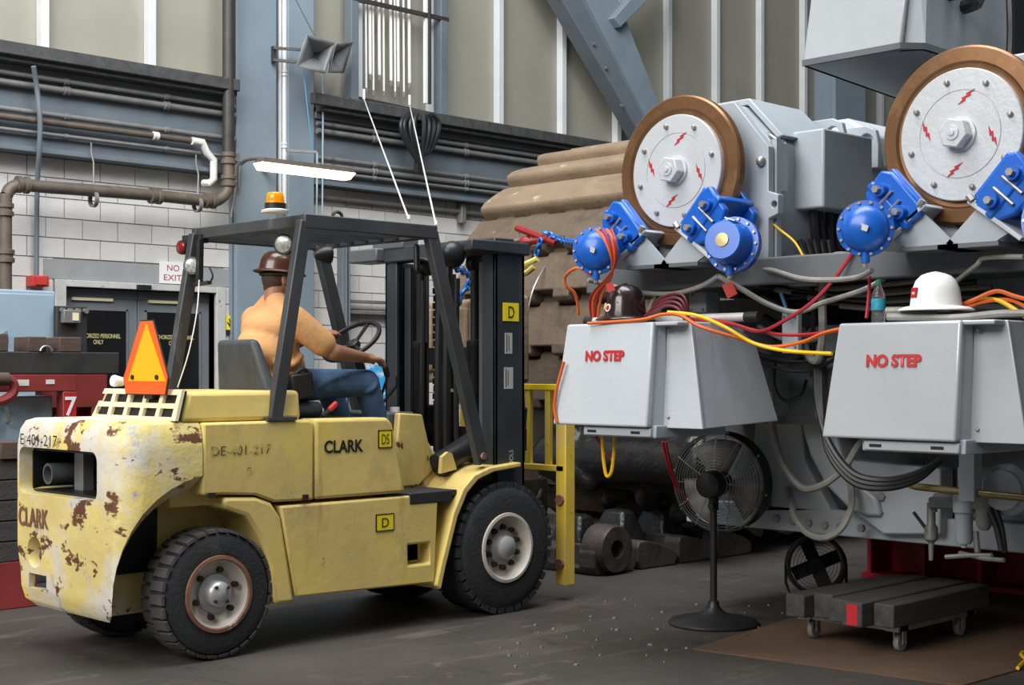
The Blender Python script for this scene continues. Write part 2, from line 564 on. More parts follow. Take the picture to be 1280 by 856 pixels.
T['horn'] = paint('horn_grey', (0.2, 0.205, 0.205), 0.5, 0, 0.15, 6)
T['horndark'] = paint('horn_throat', (0.09, 0.092, 0.094), 0.6, 0, 0.15, 6)
T['mesh'] = paint('guard_mesh', (0.3, 0.31, 0.32), 0.5, 0.5)
#STRUCTURE

# ------------------------------------------------------------------ the setting
struct('floor', MB().box(-14, 42, -10, 14.1, -0.1, 0), T['floor'], 'dark stained concrete shop floor')
WY = 13.8
wall = obj('wall_back', carve(MB().box(-6, 40, WY, WY + 0.25, 0, 4.8), [MB().box(7.1, 8.9, WY - 1, WY + 1, -1, 2.38)]), T['mortar'])
tag(wall, 'pale painted block wall under tan metal panels', 'wall', kind='structure')
# concrete blocks, each a piece of the wall
BL, BH = 0.405, 0.204


def block_mesh(L, H):
    mb = MB().box(0, L - 0.012, -0.014, 0.01, 0, H - 0.011)
    me = bpy.data.meshes.new('concrete_block')
    me.from_pydata(mb.v, [], mb.f)
    bm = bmesh.new()
    bm.from_mesh(me)
    bmesh.ops.recalc_face_normals(bm, faces=bm.faces)
    bm.to_mesh(me)
    bm.free()
    me.materials.append(T['block'])
    return me


blk = {}
rest = MB()
nblk = 0
for row in range(19):
    z0 = 3.492 + 0.204 - (row + 0) * BH
    if z0 < -0.01 - BH:
        continue
    off = 6.897 - (0.2025 if row % 2 else 0) - 20 * BL
    for c in range(100):
        x0, x1 = off + c * BL, off + (c + 1) * BL
        zt = z0
        za, zb = max(zt, 0.0), zt + BH
        if x1 < -5.8 or x0 > 39.4 or zb < 0.03:
            continue
        if zb > 0 and za < 2.66 and x1 > 6.98 and x0 < 9.02:      # door opening, frame and lintel
            if x0 < 6.98 - 0.06:
                x1 = 6.98
            elif x1 > 9.02 + 0.06:
                x0 = 9.02
            else:
                continue
        seen = (6.2 < x1 and x0 < 8.9 and za > 1.85) or (8.85 < x1 and x0 < 9.3) or (9.7 < x1 and x0 < 13.6 and za > 1.2)
        if seen and nblk < 296:
            key = (round(x1 - x0, 3), round(zb - za, 3))
            if key not in blk:
                blk[key] = block_mesh(*key)
            o = bpy.data.objects.new('concrete_block', blk[key])
            o.parent = wall
            o.location = Vector((x0, WY, za)) - ORG[wall]
            COL.objects.link(o)
            nblk += 1
        else:
            rest.box(x0, x1 - 0.012, WY - 0.014, WY + 0.01, za, zb - 0.011)
tag(obj('distant_blocks', rest, T['block'], wall, smooth=0), kind='stuff')
# tan panels and their mullions
mull_x = [2.0, 3.2, 4.4, 5.61, 6.83, 8.05, 9.4, 10.86, 12.05, 13.24, 14.45, 15.6, 16.75, 17.92, 19.08, 20.3, 21.5, 22.7, 23.9, 25.1, 26.3, 27.5, 28.7, 29.9, 31.1, 32.3, 33.5, 34.7, 35.9, 37.1, 38.3, 39.5]
for a, b in zip(mull_x[:-1], mull_x[1:]):
    obj('wall_panel', MB().box(a + 0.005, b - 0.005, WY - 0.02, WY + 0.06, 4.6, 9.2), T['panel'], wall, smooth=0)
for a in mull_x:
    obj('mullion', MB().box(a - 0.045, a + 0.045, WY - 0.13, WY - 0.02, 4.6, 9.2), T['mull'], wall, bevel=0.006)
# horizontal steel girt band and the dirty ledge over it
struct('trim_1', MB().box(-5.9, 9.03, 13.62, WY, 3.69, 4.6).box(-5.9, 9.03, 13.56, 13.62, 3.69, 3.74).box(-5.9, 9.03, 13.58, 13.62, 4.46, 4.6), T['steelblue'], 'blue grey steel girt band left of the column', 0.006)
struct('trim_2', MB().box(10.14, 39.9, 13.62, WY, 3.69, 4.6).box(10.14, 39.9, 13.56, 13.62, 3.69, 3.74).box(10.14, 39.9, 13.58, 13.62, 4.46, 4.6), T['steelblue'], 'blue grey steel girt band right of the column', 0.006)
struct('trim_3', MB().box(-5.9, 8.95, 13.42, WY, 4.53, 4.70).box(-5.9, 8.95, 13.36, 13.44, 4.58, 4.71), T['ledge'], 'black dusty ledge under the tan panels left of the column', 0.01)
struct('trim_4', MB().box(10.14, 39.9, 13.42, WY, 4.53, 4.70).box(9.95, 39.9, 13.36, 13.44, 4.58, 4.71), T['ledge'], 'black dusty ledge under the tan panels right of the column', 0.01)

# steel column with conduits running down its recess
colm = thing('steel_column', 'broad blue painted steel building column with a recess', 'column', (9.6, 13.7, 0))
colm['kind'] = 'structure'
obj('flange', MB().box(9.06, 9.60, 13.6, 13.66, 0, 9.2), T['colblue'], colm, 0.008)
obj('flange', MB().box(9.76, 10.13, 13.6, 13.66, 0, 9.2), T['colblue'], colm, 0.008)
obj('web', MB().box(9.08, 10.11, 13.72, 13.79, 0, 9.2), T['colblue'], colm)
obj('rib', MB().box(9.57, 9.6, 13.62, 13.73, 0, 9.2), T['steelblue'], colm)
obj('edge_strip', MB().box(9.025, 9.055, 13.62, 13.78, 3.72, 9.2), T['pipedark'], colm)
col2 = thing('steel_column', 'blue steel column behind the hopper, far along the wall', 'column', (20.7, 13.4, 0))
col2['kind'] = 'structure'
obj('flange', MB().box(20.3, 21.2, 13.1, 13.16, 0, 9.2), T['colblue'], col2)
obj('web', MB().box(20.7, 20.8, 13.16, 13.79, 0, 9.2), T['colblue'], col2)
# diagonal brace
br = thing('diagonal_brace', 'blue grey steel brace running diagonally across the tan panels', 'brace', AY(812, 185, 13.2))
L = [AY(632, -120, 13.2), AY(672, -120, 13.2), AY(835, 190, 13.2), AY(813, 190, 13.2)]
obj('flange', MB().prism(L, (0, 0.25, 0)), T['steelblue'], br, 0.006)
L = [AY(672, -120, 13.12), AY(725, -120, 13.12), AY(852, 200, 13.12), AY(830, 190, 13.12)]
obj('web', MB().prism(L, (0, 0.1, 0)), T['colblue'], br, 0.006)
for q in ((742, 55), (757, 85), (776, 132)):
    p = AY(*q, 13.19)
    obj('bolt', MB().cyl(p, p - Vector((0, 0.03, 0)), 0.022, n=6), T['bolt'], br)
st = tag(obj('roof_strut', MB().prism([AY(768, 22, 13.0), AY(776, 34, 13.0), AY(860, -50, 13.0), AY(845, -65, 13.0)], (0, 0.22, 0)), T['colblue'], bevel=0.01), 'short pale blue strut meeting the diagonal brace', 'strut')
st['kind'] = 'structure'

# double door
dr = thing('door_1', 'grey double door with dark glass panes in a white chipped frame', 'door', (8.0, WY, 0))
dr['kind'] = 'structure'
obj('door_frame', MB().box(6.98, 7.1, WY - 0.05, WY + 0.2, 0, 2.45).box(8.9, 9.02, WY - 0.05, WY + 0.2, 0, 2.45).box(7.1, 8.9, WY - 0.05, WY + 0.2, 2.38, 2.45), T['doorframe'], dr, 0.006)
for i, (a, b) in enumerate(((7.105, 7.995), (8.005, 8.895))):
    lf = obj('door_leaf', MB().box(a, b, WY + 0.1, WY + 0.15, 0.01, 2.28).box(a, b, WY + 0.09, WY + 0.15, 2.28, 2.375), T['doorgrey'], dr, 0.004)
    obj('pane', MB().box(a + 0.1, b - 0.14, WY + 0.085, WY + 0.11, 0.55, 2.15), T['darkglass'], lf)
    obj('pane_frame', MB().box(a + 0.08, a + 0.1, WY + 0.08, WY + 0.11, 0.53, 2.17).box(b - 0.14, b - 0.12, WY + 0.08, WY + 0.11, 0.53, 2.17).box(a + 0.08, b - 0.12, WY + 0.08, WY + 0.11, 2.15, 2.17), T['galv'], lf)
    obj('closer_bar', MB().box(a + 0.12, b - 0.3, WY + 0.07, WY + 0.1, 2.25, 2.28), T['cream'], lf)
    lettering('lettering', 'AUTHORIZED PERSONNEL\nONLY', (0.5 * (a + b) - 0.02, WY + 0.085, 1.86), (1, 0, 0), (0, 0, 1), 0.045, T['tagyellow'], lf, width=0.52, align='CENTER', bold=0.01)
obj('notice', MB().box(8.22, 8.28, WY + 0.06, WY + 0.085, 1.63, 1.70), T['white'], dr)
obj('sensor', MB().box(7.9, 8.06, WY - 0.09, WY - 0.05, 2.385, 2.43), T['black'], dr)
obj('lintel', MB().box(6.86, 9.1, WY - 0.02, WY + 0.01, 2.455, 2.655), T['greyband'], dr)

ne = thing('no_exit_sign', 'white sign reading NO EXIT above the double door', 'sign', (8.35, WY - 0.03, 2.47))
obj('sign_board', MB().box(8.19, 8.51, WY - 0.045, WY - 0.025, 2.46, 2.7), T['white'], ne)
lettering('lettering', 'NO', (8.275, WY - 0.045, 2.6), (1, 0, 0), (0, 0, 1), 0.065, T['signred'], ne, width=0.15)
lettering('lettering', 'EXIT', (8.235, WY - 0.045, 2.495), (1, 0, 0), (0, 0, 1), 0.065, T['signred'], ne, width=0.22)
hs = thing('hand_sign', 'small yellow sign with a black hand between door and column', 'sign', AY(284, 412, WY - 0.02))
x0, z0 = AY(273, 412, WY).x, AY(273, 412, WY).z
obj('sign_board', MB().box(9.03, 9.17, WY - 0.04, WY - 0.02, z0, z0 + 0.16), T['signyellow'], hs)
obj('black_foot', MB().box(9.03, 9.17, WY - 0.045, WY - 0.02, z0 - 0.05, z0), T['ink'], hs)
h = MB().box(9.075, 9.125, WY - 0.046, WY - 0.04, z0 + 0.03, z0 + 0.08)
for i in range(4):
    h.bar((9.08 + i * 0.013, WY - 0.043, z0 + 0.075), (9.068 + i * 0.021, WY - 0.043, z0 + 0.125), 0.006, 0.009, (1, 0, 0))
obj('hand', h.bar((9.075, WY - 0.043, z0 + 0.045), (9.045, WY - 0.043, z0 + 0.085), 0.006, 0.012, (1, 0, 0)), T['ink'], hs)

# ------------------------------------------------------------------ pipes and conduits on the wall
def pipe(name, label, cat, pts, r, mat, n=10, sm=0, clamps=(), group=None, cmat=None):
    mb = MB().tube(pts, r, n, sm=sm)
    if not clamps:
        return tag(obj(name, mb, mat), label, cat, group)
    lo = min((Vector(p) for p in pts), key=lambda p: p.z)
    t = thing(name, label, cat, lo, group)
    obj('pipe_run', mb, mat, t)
    for c, d in clamps:
        c, d = Vector(c), Vector(d).normalized()
        obj('coupling', MB().lathe(c - d * r * 1.1, d, [(r, 0), (r * 1.35, 0.2 * r), (r * 1.35, 0.8 * r), (r * 1.12, r * 0.9), (r * 1.12, r * 1.3), (r * 1.35, r * 1.4), (r * 1.35, 2.0 * r), (r, 2.2 * r)], 14), cmat or mat, t)
    return t


X = Vector((1, 0, 0))
for zz, rr, nm in ((4.44, 0.026, 'upper of the top pair'), (4.345, 0.034, 'thicker one of the top pair'), (4.085, 0.028, 'just above the rusty pipe'), (3.885, 0.02, 'thin and paint streaked, lowest')):
    y = 13.56
    pipe('conduit', 'grey conduit on the band left of the column, ' + nm, 'conduit', [(2, y, zz), (9.02, y, zz)], rr, T['conduit'], 10, 0, [((7.0 + k * 1.15, y, zz), X) for k in range(2)])
pipe('rusty_pipe', 'rusty pipe on the steel band ending in a white lagged bend', 'pipe', [(2, 13.53, 4.0), (8.5, 13.53, 4.0)], 0.034, T['pipebrown'], 10, 0, [((8.0, 13.53, 4.0), X)], cmat=T['lagging'])
y = 13.5
tag(obj('lagged_bend', MB().tube([AY(240, 176, y), AY(253, 178, y), AY(258, 190, y), AY(267, 200, y), AY(267, 224, y), AY(262, 229, y), AY(255, 229, y + 0.1)], 0.042, 10), T['lagging']), 'white lagged pipe bend dropping into the block wall', 'pipe')
for zz, rr, nm in ((4.40, 0.026, 'upper of the high pair'), (4.312, 0.034, 'lower of the high pair'), (4.0, 0.028, 'upper of the low pair'), (3.915, 0.034, 'lower of the low pair'), (3.84, 0.022, 'thin and lowest')):
    y = 13.56
    pipe('conduit', 'grey conduit on the band right of the column, ' + nm, 'conduit', [(10.14, y, zz), (20, y, zz)], rr, T['conduit'], 10, 0, [((11.0 + k * 1.5, y, zz), X) for k in range(3)])
pipe('conduit', 'grey conduit fixed along the pale blocks just under the steel band', 'conduit', [(10.14, 13.72, 3.57), (15, 13.72, 3.57)], 0.028, T['conduit'], 10, 0, [((12.6, 13.72, 3.57), X)])
tag(obj('wall_rail', MB().box(10.7, 13.4, 13.66, 13.72, 2.33, 2.37).box(10.7, 13.4, 13.66, 13.78, 2.2, 2.24), T['conduit'], bevel=0.005), 'pair of thin horizontal rails on the block wall behind the mast', 'rail')
tag(obj('wall_channel', MB().box(10.60, 10.70, 13.66, 13.78, 0.3, 3.05).box(10.62, 10.635, 13.62, 13.66, 0.3, 3.05).box(10.665, 10.68, 13.62, 13.66, 0.3, 3.05), T['steelblue'], bevel=0.004), 'upright grey steel channel on the block wall behind the steering wheel', 'channel')
tag(obj('inspection_fitting', MB().box(12.52, 12.6, 13.66, 13.76, 3.42, 3.68), T['conduit'], bevel=0.01), 'small upright grey fitting on the conduit under the band', 'fitting')

# big brown drain pipe
y = 13.42
bp = thing('drain_pipe', 'thick brown cast pipe along the block wall with elbows at both ends', 'pipe', AY(10, 360, y))
obj('pipe_run', MB().tube([AY(7, 460, y), AY(7, 262, y), AY(8, 245, y), AY(14, 235, y), AY(28, 231, y), AY(60, 234, y), AY(180, 243, y), AY(258, 251, y), AY(274, 249, y), AY(284, 238, y), AY(285.5, 222, y), AY(285.5, 190, y)], 0.062, 14, sm=3), T['pipebrown'], bp)
for q, d in (((28, 231), X), ((194, 245), X), ((262, 251), X), ((6, 262), (0, 0, 1)), ((7, 320), (0, 0, 1)), ((285.5, 226), (0, 0, 1)), ((285.5, 198), (0, 0, 1))):
    d = Vector(d)
    obj('coupling', MB().lathe(AY(*q, y) - d * 0.07, d, [(0.06, 0), (0.085, 0.01), (0.085, 0.05), (0.07, 0.06), (0.07, 0.08), (0.085, 0.09), (0.085, 0.13), (0.06, 0.14)], 16), T['pipebrown'], bp)
tag(obj('down_pipe', MB().tube([AY(285.5, 196, y), AY(285.5, -80, y)], 0.066, 14), T['pipedark']), 'thick black upright pipe beside the blue column', 'pipe')
for k, (a, b) in enumerate((((114, 178), (117, 245)), ((245, 193), (247, 252)))):
    t = thing('pipe_hanger', ('wire hanger holding the middle of the brown pipe' if k == 0 else 'wire hanger holding the brown pipe near its right elbow'), 'hanger', AY(*b, y))
    obj('hanger_rod', MB().tube([AY(*a, 13.5), AY(a[0], a[1] + 12, 13.5), AY(a[0] + 3, a[1] + 25, 13.47), AY(b[0], b[1] - 8, y)], 0.009, 6), T['conduit'], t)
    obj('hanger_ring', MB().lathe(AY(*b, y) + X * -0.02 + Vector((0, 0, -0.03)), X, [(0.065, 0), (0.085, 0), (0.085, 0.04), (0.065, 0.04)], 16, True), T['conduit'], t)
tag(obj('flexible_conduit', MB().tube([AY(42, 83, 13.38), AY(46, 110, 13.45), AY(50, 150, 13.45), AY(49, 190, 13.5), AY(47, 220, 13.62), AY(46, 260, 13.7), AY(45.5, 350, 13.7)], 0.026, 8, sm=5), T['steelblue']), 'grey upright flexible conduit crossing the band down to the red box', 'conduit')
rb = thing('alarm_box', 'small red alarm box on the block wall above the blue cabinet', 'box', AY(46, 362, 13.74))
obj('box_body', MB().box(AY(36, 355, 13.72).x, AY(57, 355, 13.72).x, 13.64, 13.79, 2.36, 2.47), T['redbox'], rb, 0.008)
obj('cover', MB().box(AY(40, 355, 13.72).x, AY(53, 355, 13.72).x, 13.62, 13.64, 2.375, 2.455), T['redbox'], rb, 0.004)
# small conduit and junction box at column edge
jb = thing('junction_box', 'small grey junction box with conduits on the edge of the blue column', 'box', AY(294, 200, 13.5))
obj('box_body', MB().obox(AY(294, 197, 13.5), (0.045, 0, 0), (0, 0.03, 0), (0, 0, 0.05)), T['conduit'], jb, 0.005)
obj('conduit', MB().tube([AY(294, 205, 13.5), AY(294, 235, 13.5), AY(288, 272, 13.5)], 0.02, 8), T['conduit'], jb)
obj('conduit', MB().tube([AY(299, 235, 13.54), AY(299, 213, 13.52), AY(302, 204, 13.5), AY(311, 199, 13.35), AY(327, 198, 12.95)], 0.021, 8, sm=4), T['conduit'], jb)
pipe('conduit', 'white conduit running down the recess of the blue column, thicker of two', 'conduit', [AY(355.5, -60, 13.665), AY(355.5, 255, 13.665)], 0.033, T['condwhite'], 10, 0, [(AY(355.5, 92, 13.665), (0, 0, 1)), (AY(355.5, 182, 13.665), (0, 0, 1))])
tag(obj('conduit', MB().tube([AY(349.5, -60, 13.68), AY(349.5, 255, 13.68)], 0.022, 8), T['condwhite']), 'white conduit running down the recess of the blue column, thinner of two', 'conduit')
for k, (a, b) in enumerate((((404, 78), (403, 268)), ((396.5, 190), (396, 268)))):
    tag(obj('hanging_cable', MB().tube([AY(*a, 13.5 - 0.3 * k), AY(*b, 13.5 - 0.3 * k)], 0.011, 6), T['cabinet']), 'long pale blue cable hanging beside the column' if k == 0 else 'short pale blue cable end hanging beside the column', 'cable')
tag(obj('hanging_cable', MB().tube([AY(370, 0, 13.2), AY(393, 44, 13.0)], 0.006, 5), T['black']), 'thin black guy wire from above to the horn loudspeaker', 'cable')
tag(obj('hanging_cable', MB().tube([AY(379, 85, 13.2), AY(386, 150, 13.22), AY(392, 196, 13.24)], 0.007, 5, sm=4), T['cordblue']), 'thin blue cable curving from loudspeaker to the lamp', 'cable')

# twin horn loudspeaker
sp = thing('horn_loudspeaker', 'grey twin horn loudspeaker clamped to the blue column', 'loudspeaker', AY(395, 90, 12.9))


def horn(mouth, throat, name):
    c = sum(mouth, Vector()) / 4
    th = Vector(throat)
    vs, fs = [], []
    for t in (0, 0.2, 0.45, 0.7, 0.88):
        k = (1 - t) ** 1.6
        for p in mouth:
            vs.append(th.lerp(c, (1 - t)) + (p - c) * (0.12 + 0.88 * k))
    for j in range(4):
        for i in range(4):
            fs.append((j * 4 + i, j * 4 + (i + 1) % 4, j * 4 + 4 + (i + 1) % 4, j * 4 + 4 + i))
    fs.append((16, 17, 18, 19))
    mb = MB()
    mb.add(vs, fs)
    o = obj(name, mb, T['horn'], sp, smooth=20)
    m = o.modifiers.new('wall', 'SOLIDIFY')
    m.thickness, m.offset = 0.012, 1
    return o


m1 = [AY(370.5, 83, 13.05), AY(407, 91, 13.1), AY(419, 54, 13.1), AY(384, 43, 13.05)]
horn(m1, AY(394, 70, 13.4), 'horn')
m2 = [AY(411, 91, 13.13), AY(430, 91, 13.36), AY(441, 53, 13.36), AY(421, 54, 13.13)]
horn(m2, AY(412, 70, 13.45), 'horn')
obj('driver_unit', MB().cyl(AY(394, 70, 13.35), AY(396, 70, 13.5), 0.07), T['horndark'], sp)
obj('bracket', MB().bar(AY(342, 60, 13.55), AY(376, 62, 13.38), 0.03, 0.03).bar(AY(342, 75, 13.55), AY(374, 78, 13.38), 0.03, 0.03).bar(AY(342, 58, 13.57), AY(342, 78, 13.57), 0.04, 0.04, (1, 0, 0)), T['pipedark'], sp)

# fluorescent fixture
lf = thing('fluorescent_fixture', 'lit fluorescent light fixture on an arm in front of the column', 'light', (9.4, 12.8, 3.6))
a, b = AY(323, 205, 12.8), AY(441, 219, 12.8)
zc = (a.z + b.z) / 2
obj('housing', MB().hexa([(a.x, 12.74, zc + 0.02), (b.x, 12.74, zc + 0.02), (b.x, 12.9, zc + 0.02), (a.x, 12.9, zc + 0.02), (a.x + 0.05, 12.76, zc + 0.075), (b.x - 0.03, 12.76, zc + 0.075), (b.x - 0.03, 12.88, zc + 0.075), (a.x + 0.05, 12.88, zc + 0.075)]), T['pipebrown'], lf, 0.006)
obj('diffuser', MB().hexa([(a.x + 0.03, 12.76, zc - 0.06), (b.x - 0.06, 12.76, zc - 0.06), (b.x - 0.06, 12.88, zc - 0.06), (a.x + 0.03, 12.88, zc - 0.06), (a.x, 12.73, zc + 0.02), (b.x, 12.73, zc + 0.02), (b.x, 12.91, zc + 0.02), (a.x, 12.91, zc + 0.02)]), T['lamp'], lf, 0.01)
obj('arm', MB().bar(AY(358, 188, 13.55), AY(397, 190, 13.2), 0.04, 0.03).bar((9.7, 12.9, zc + 0.09), (9.4, 13.58, zc + 0.09), 0.04, 0.03), T['conduit'], lf)

# framed rack of hanging rods
fr = thing('rod_rack', 'dark steel frame of hung white rods on the tan wall panels', 'rack', AY(500, 135, 13.7))
y = 13.55
for q in ((437, 446), (549, 557)):
    a, b = AY(q[0], 130, y), AY(q[1], 130, y)
    obj('frame_post', MB().box(a.x, b.x, y - 0.04, y + 0.1, 4.72, 6.6), T['steelblue'], fr, 0.005)
obj('frame_rail', MB().bar(AY(440, -2, y - 0.02), AY(560, 25, y - 0.02), 0.04, 0.05), T['pipedark'], fr)
obj('frame_rail', MB().bar(AY(437, 122, y), AY(560, 148, y), 0.06, 0.06), T['pipedark'], fr)
obj('white_edge', MB().box(AY(531, 0, y).x, AY(534, 0, y).x, y - 0.02, y + 0.03, 4.85, 6.5), T['white'], fr)
obj('cable_post', MB().tube([AY(537, -40, y - 0.05), AY(537, 130, y - 0.05)], 0.022, 8), T['black'], fr)
for i, (px, yb) in enumerate(((458, 112), (463, 95), (467, 115), (474.5, 96), (480, 116), (489, 103), (494, 117), (498, 104), (505, 117), (512, 106))):
    rd = MB().tube([AY(px - 1, -50, 13.62), AY(px, yb, 13.62)], 0.013 if i % 2 == 0 else 0.02, 6)
    o = tag(obj('hung_rod', rd, T['wirewhite']), 'thin white rod with an end fitting hung in the dark steel frame', 'rod', 'white rods hung in the frame')
    e = AY(px, yb, 13.62)
    obj('end_fitting', MB().cyl(e + Vector((0, 0, 0.02)), e - Vector((0, 0, 0.05)), 0.026, 0.016, 8), T['bolt'], o)

# coil of cables
y = 13.3
cb = thing('cable_coil', 'bundle of thick black cables looped over the ledge', 'cable', AY(525, 215, y))
for k, (w0, w1, dn) in enumerate(((-24, 0, 62), (-20, 3, 66), (-13, 2, 50), (-8, 0, 58), (4, 2, 60), (10, 2, 42), (16, -2, 52), (22, -3, 48))):
    c = 526
    pts = [AY(c + w0 * 0.6, 142 + k % 3, y - 0.02 * k + 0.05), AY(c + w0, 152, y - 0.012 * k), AY(c + w0 * 0.95, 168, y - 0.012 * k), AY(c + w0 * 0.45, 190, y), AY(c + w1 - 2, 142 + dn, y)]
    obj('cable_loop', MB().tube(pts, 0.03, 8, sm=5), T['cordblack'], cb)
obj('cable_tail', MB().tube([AY(524, 196, y), AY(522, 215, y + 0.05)], 0.05, 8), T['cordblack'], cb)
for k, (a, b) in enumerate((((455, 124), (511, 274)), ((512, 131), (545, 281)))):
    t0, t1 = AY(*a, 13.45), AY(*b, 7.6 if k == 0 else 7.0)
    w = tag(obj('white_line', MB().tube([t0, t1], 0.006, 5), T['wirewhite']), 'white line slanting down to the forklift roof, ' + ('starting at the frame corner' if k == 0 else 'starting over the cable coil'), 'line')
    obj('line_end', MB().cyl(t0, t0 + Vector((0, 0, 0.12)), 0.018, n=6), T['wirewhite'], w)
    obj('line_end', MB().cyl(t1, t1 + Vector((0, 0, 0.03)), 0.012, n=6), T['wirewhite'], w)
#OBJECTS

# ------------------------------------------------------------------ forklift (faces +x, near flank at y = YN)
YN, YF = 6.42, 7.57
YC = (YN + YF) / 2
fk = thing('forklift', 'worn yellow forklift truck with open overhead guard', 'forklift', (5.2, YC, 0))


def flip(y):
    return YN + YF - y


# counterweight: rounded plan extruded, hollowed for the radiator vent, wheel arches and tow sockets
plan = []
for rad, cy, a0 in ((0.16, YN + 0.16, 180), (0.05, YF - 0.05, 90)):
    for i in range(7):
        a = R(a0 + 90 * i / 6)
        plan.append((3.6 + rad + rad * math.cos(a), cy + rad * math.sin(a)))
near = plan[:7]
far = plan[7:]
poly = [(4.07, YF)] + far + near + [(4.07, YN)]
cwm = MB()
lev = [(0.235, 0.05), (0.27, 0.018), (0.34, 0.0), (1.10, 0.0), (1.19, 0.012), (1.235, 0.035), (1.25, 0.075)]
n = len(poly)
vs = []
for z, ins in lev:
    for (x, y_) in poly:
        fx = min(1, max(0, (4.07 - x) / 0.1))
        vs.append((x + ins * fx * 0.9, y_ + ins * (1 if y_ < YC - 0.3 else -1 if y_ > YC + 0.3 else 0), z))
fs = [list(range(n))[::-1], [(len(lev) - 1) * n + i for i in range(n)]]
for j in range(len(lev) - 1):
    for i in range(n):
        fs.append((j * n + i, j * n + (i + 1) % n, (j + 1) * n + (i + 1) % n, (j + 1) * n + i))
cwm.add(vs, fs)
RWX, RWZ, RWR = 4.17, 0.344, 0.344
vent = []
for cy, cz, a0 in ((6.74, 1.03, 270), (6.74, 0.90, 180)):
    pass
vy0, vy1, vz0, vz1, vr = 6.66, 7.5, 0.85, 1.085, 0.05
vp = []
for cy, cz, a0 in ((vy0 + vr, vz0 + vr, 180), (vy1 - vr, vz0 + vr, 270), (vy1 - vr, vz1 - vr, 0), (vy0 + vr, vz1 - vr, 90)):
    for i in range(5):
        a = R(a0 + 90 * i / 4)
        vp.append((cy + vr * math.cos(a), cz + vr * math.sin(a)))
vent = MB()
big = [(3.5, YC + (p - YC) * 1.04, 0.967 + (q - 0.967) * 1.14) for p, q in vp]
sml = [(3.72, p, q) for p, q in vp]
m = len(vp)
vent.add(big + sml, [list(range(m))[::-1], list(range(m, 2 * m))] + [(i, (i + 1) % m, m + (i + 1) % m, m + i) for i in range(m)])
vent2 = MB().prism([(3.7, p, q) for p, q in vp], (0.22, 0, 0))
arch_n = MB().lathe((RWX, YN - 0.06, RWZ), (0, 1, 0), [(0.70, 0), (0.63, 0.06), (0.56, 0.16), (0.52, 0.30), (0.52, 0.42)], 40)
arch_f = MB().lathe((RWX, YF + 0.06, RWZ), (0, -1, 0), [(0.70, 0), (0.63, 0.06), (0.56, 0.16), (0.52, 0.30), (0.52, 0.42)], 40)
sock = AX(43, 690, 3.6)
tow = MB().lathe((3.5, sock.y, sock.z), (1, 0, 0), [(0.085, 0), (0.085, 0.1), (0.07, 0.13), (0.06, 0.22)], 20)
sl = AX(47, 727, 3.6)
slot = MB().obox((3.6, sl.y, sl.z), (0.09, 0, 0), (0, 0.1, 0), (0, 0, 0.04))
obj('counterweight', carve(cwm, [vent, vent2, arch_n, arch_f, tow, slot]), T['yellowworn'], fk, smooth=32)
obj('vent_lining', MB().box(3.905, 3.915, vy0, vy1, vz0, vz1).box(3.67, 3.91, vy0 + 0.002, vy0 + 0.012, vz0, vz1).box(3.67, 3.91, vy1 - 0.012, vy1 - 0.002, vz0, vz1).box(3.67, 3.91, vy0, vy1, vz0 + 0.002, vz0 + 0.01).box(3.67, 3.91, vy0, vy1, vz1 - 0.01, vz1 - 0.002), T['mastblack'], fk)
obj('radiator_tank', MB().box(3.8, 3.86, 7.17, 7.27, vz0, vz1), T['galv'], fk)
obj('exhaust_pipe', MB().lathe((3.70, 7.38, 0.945), (1, 0, 0), [(0.045, 0), (0.058, 0), (0.058, 0.2), (0.045, 0.2)], 18, True), T['mastgrey'], fk)
lettering('fleet_number', 'E 401-217', AX(29, 555, 3.597), (0, -1, 0), (0, 0, 1), 0.06, T['ink'], fk, width=0.42, proud=0.016)
lettering('cast_lettering', 'CLARK', AX(24, 655, 3.597), (0, -1, 0), (0, 0, 1), 0.1, T['rimrust'], fk, width=0.34, proud=0.004, bold=0.02)

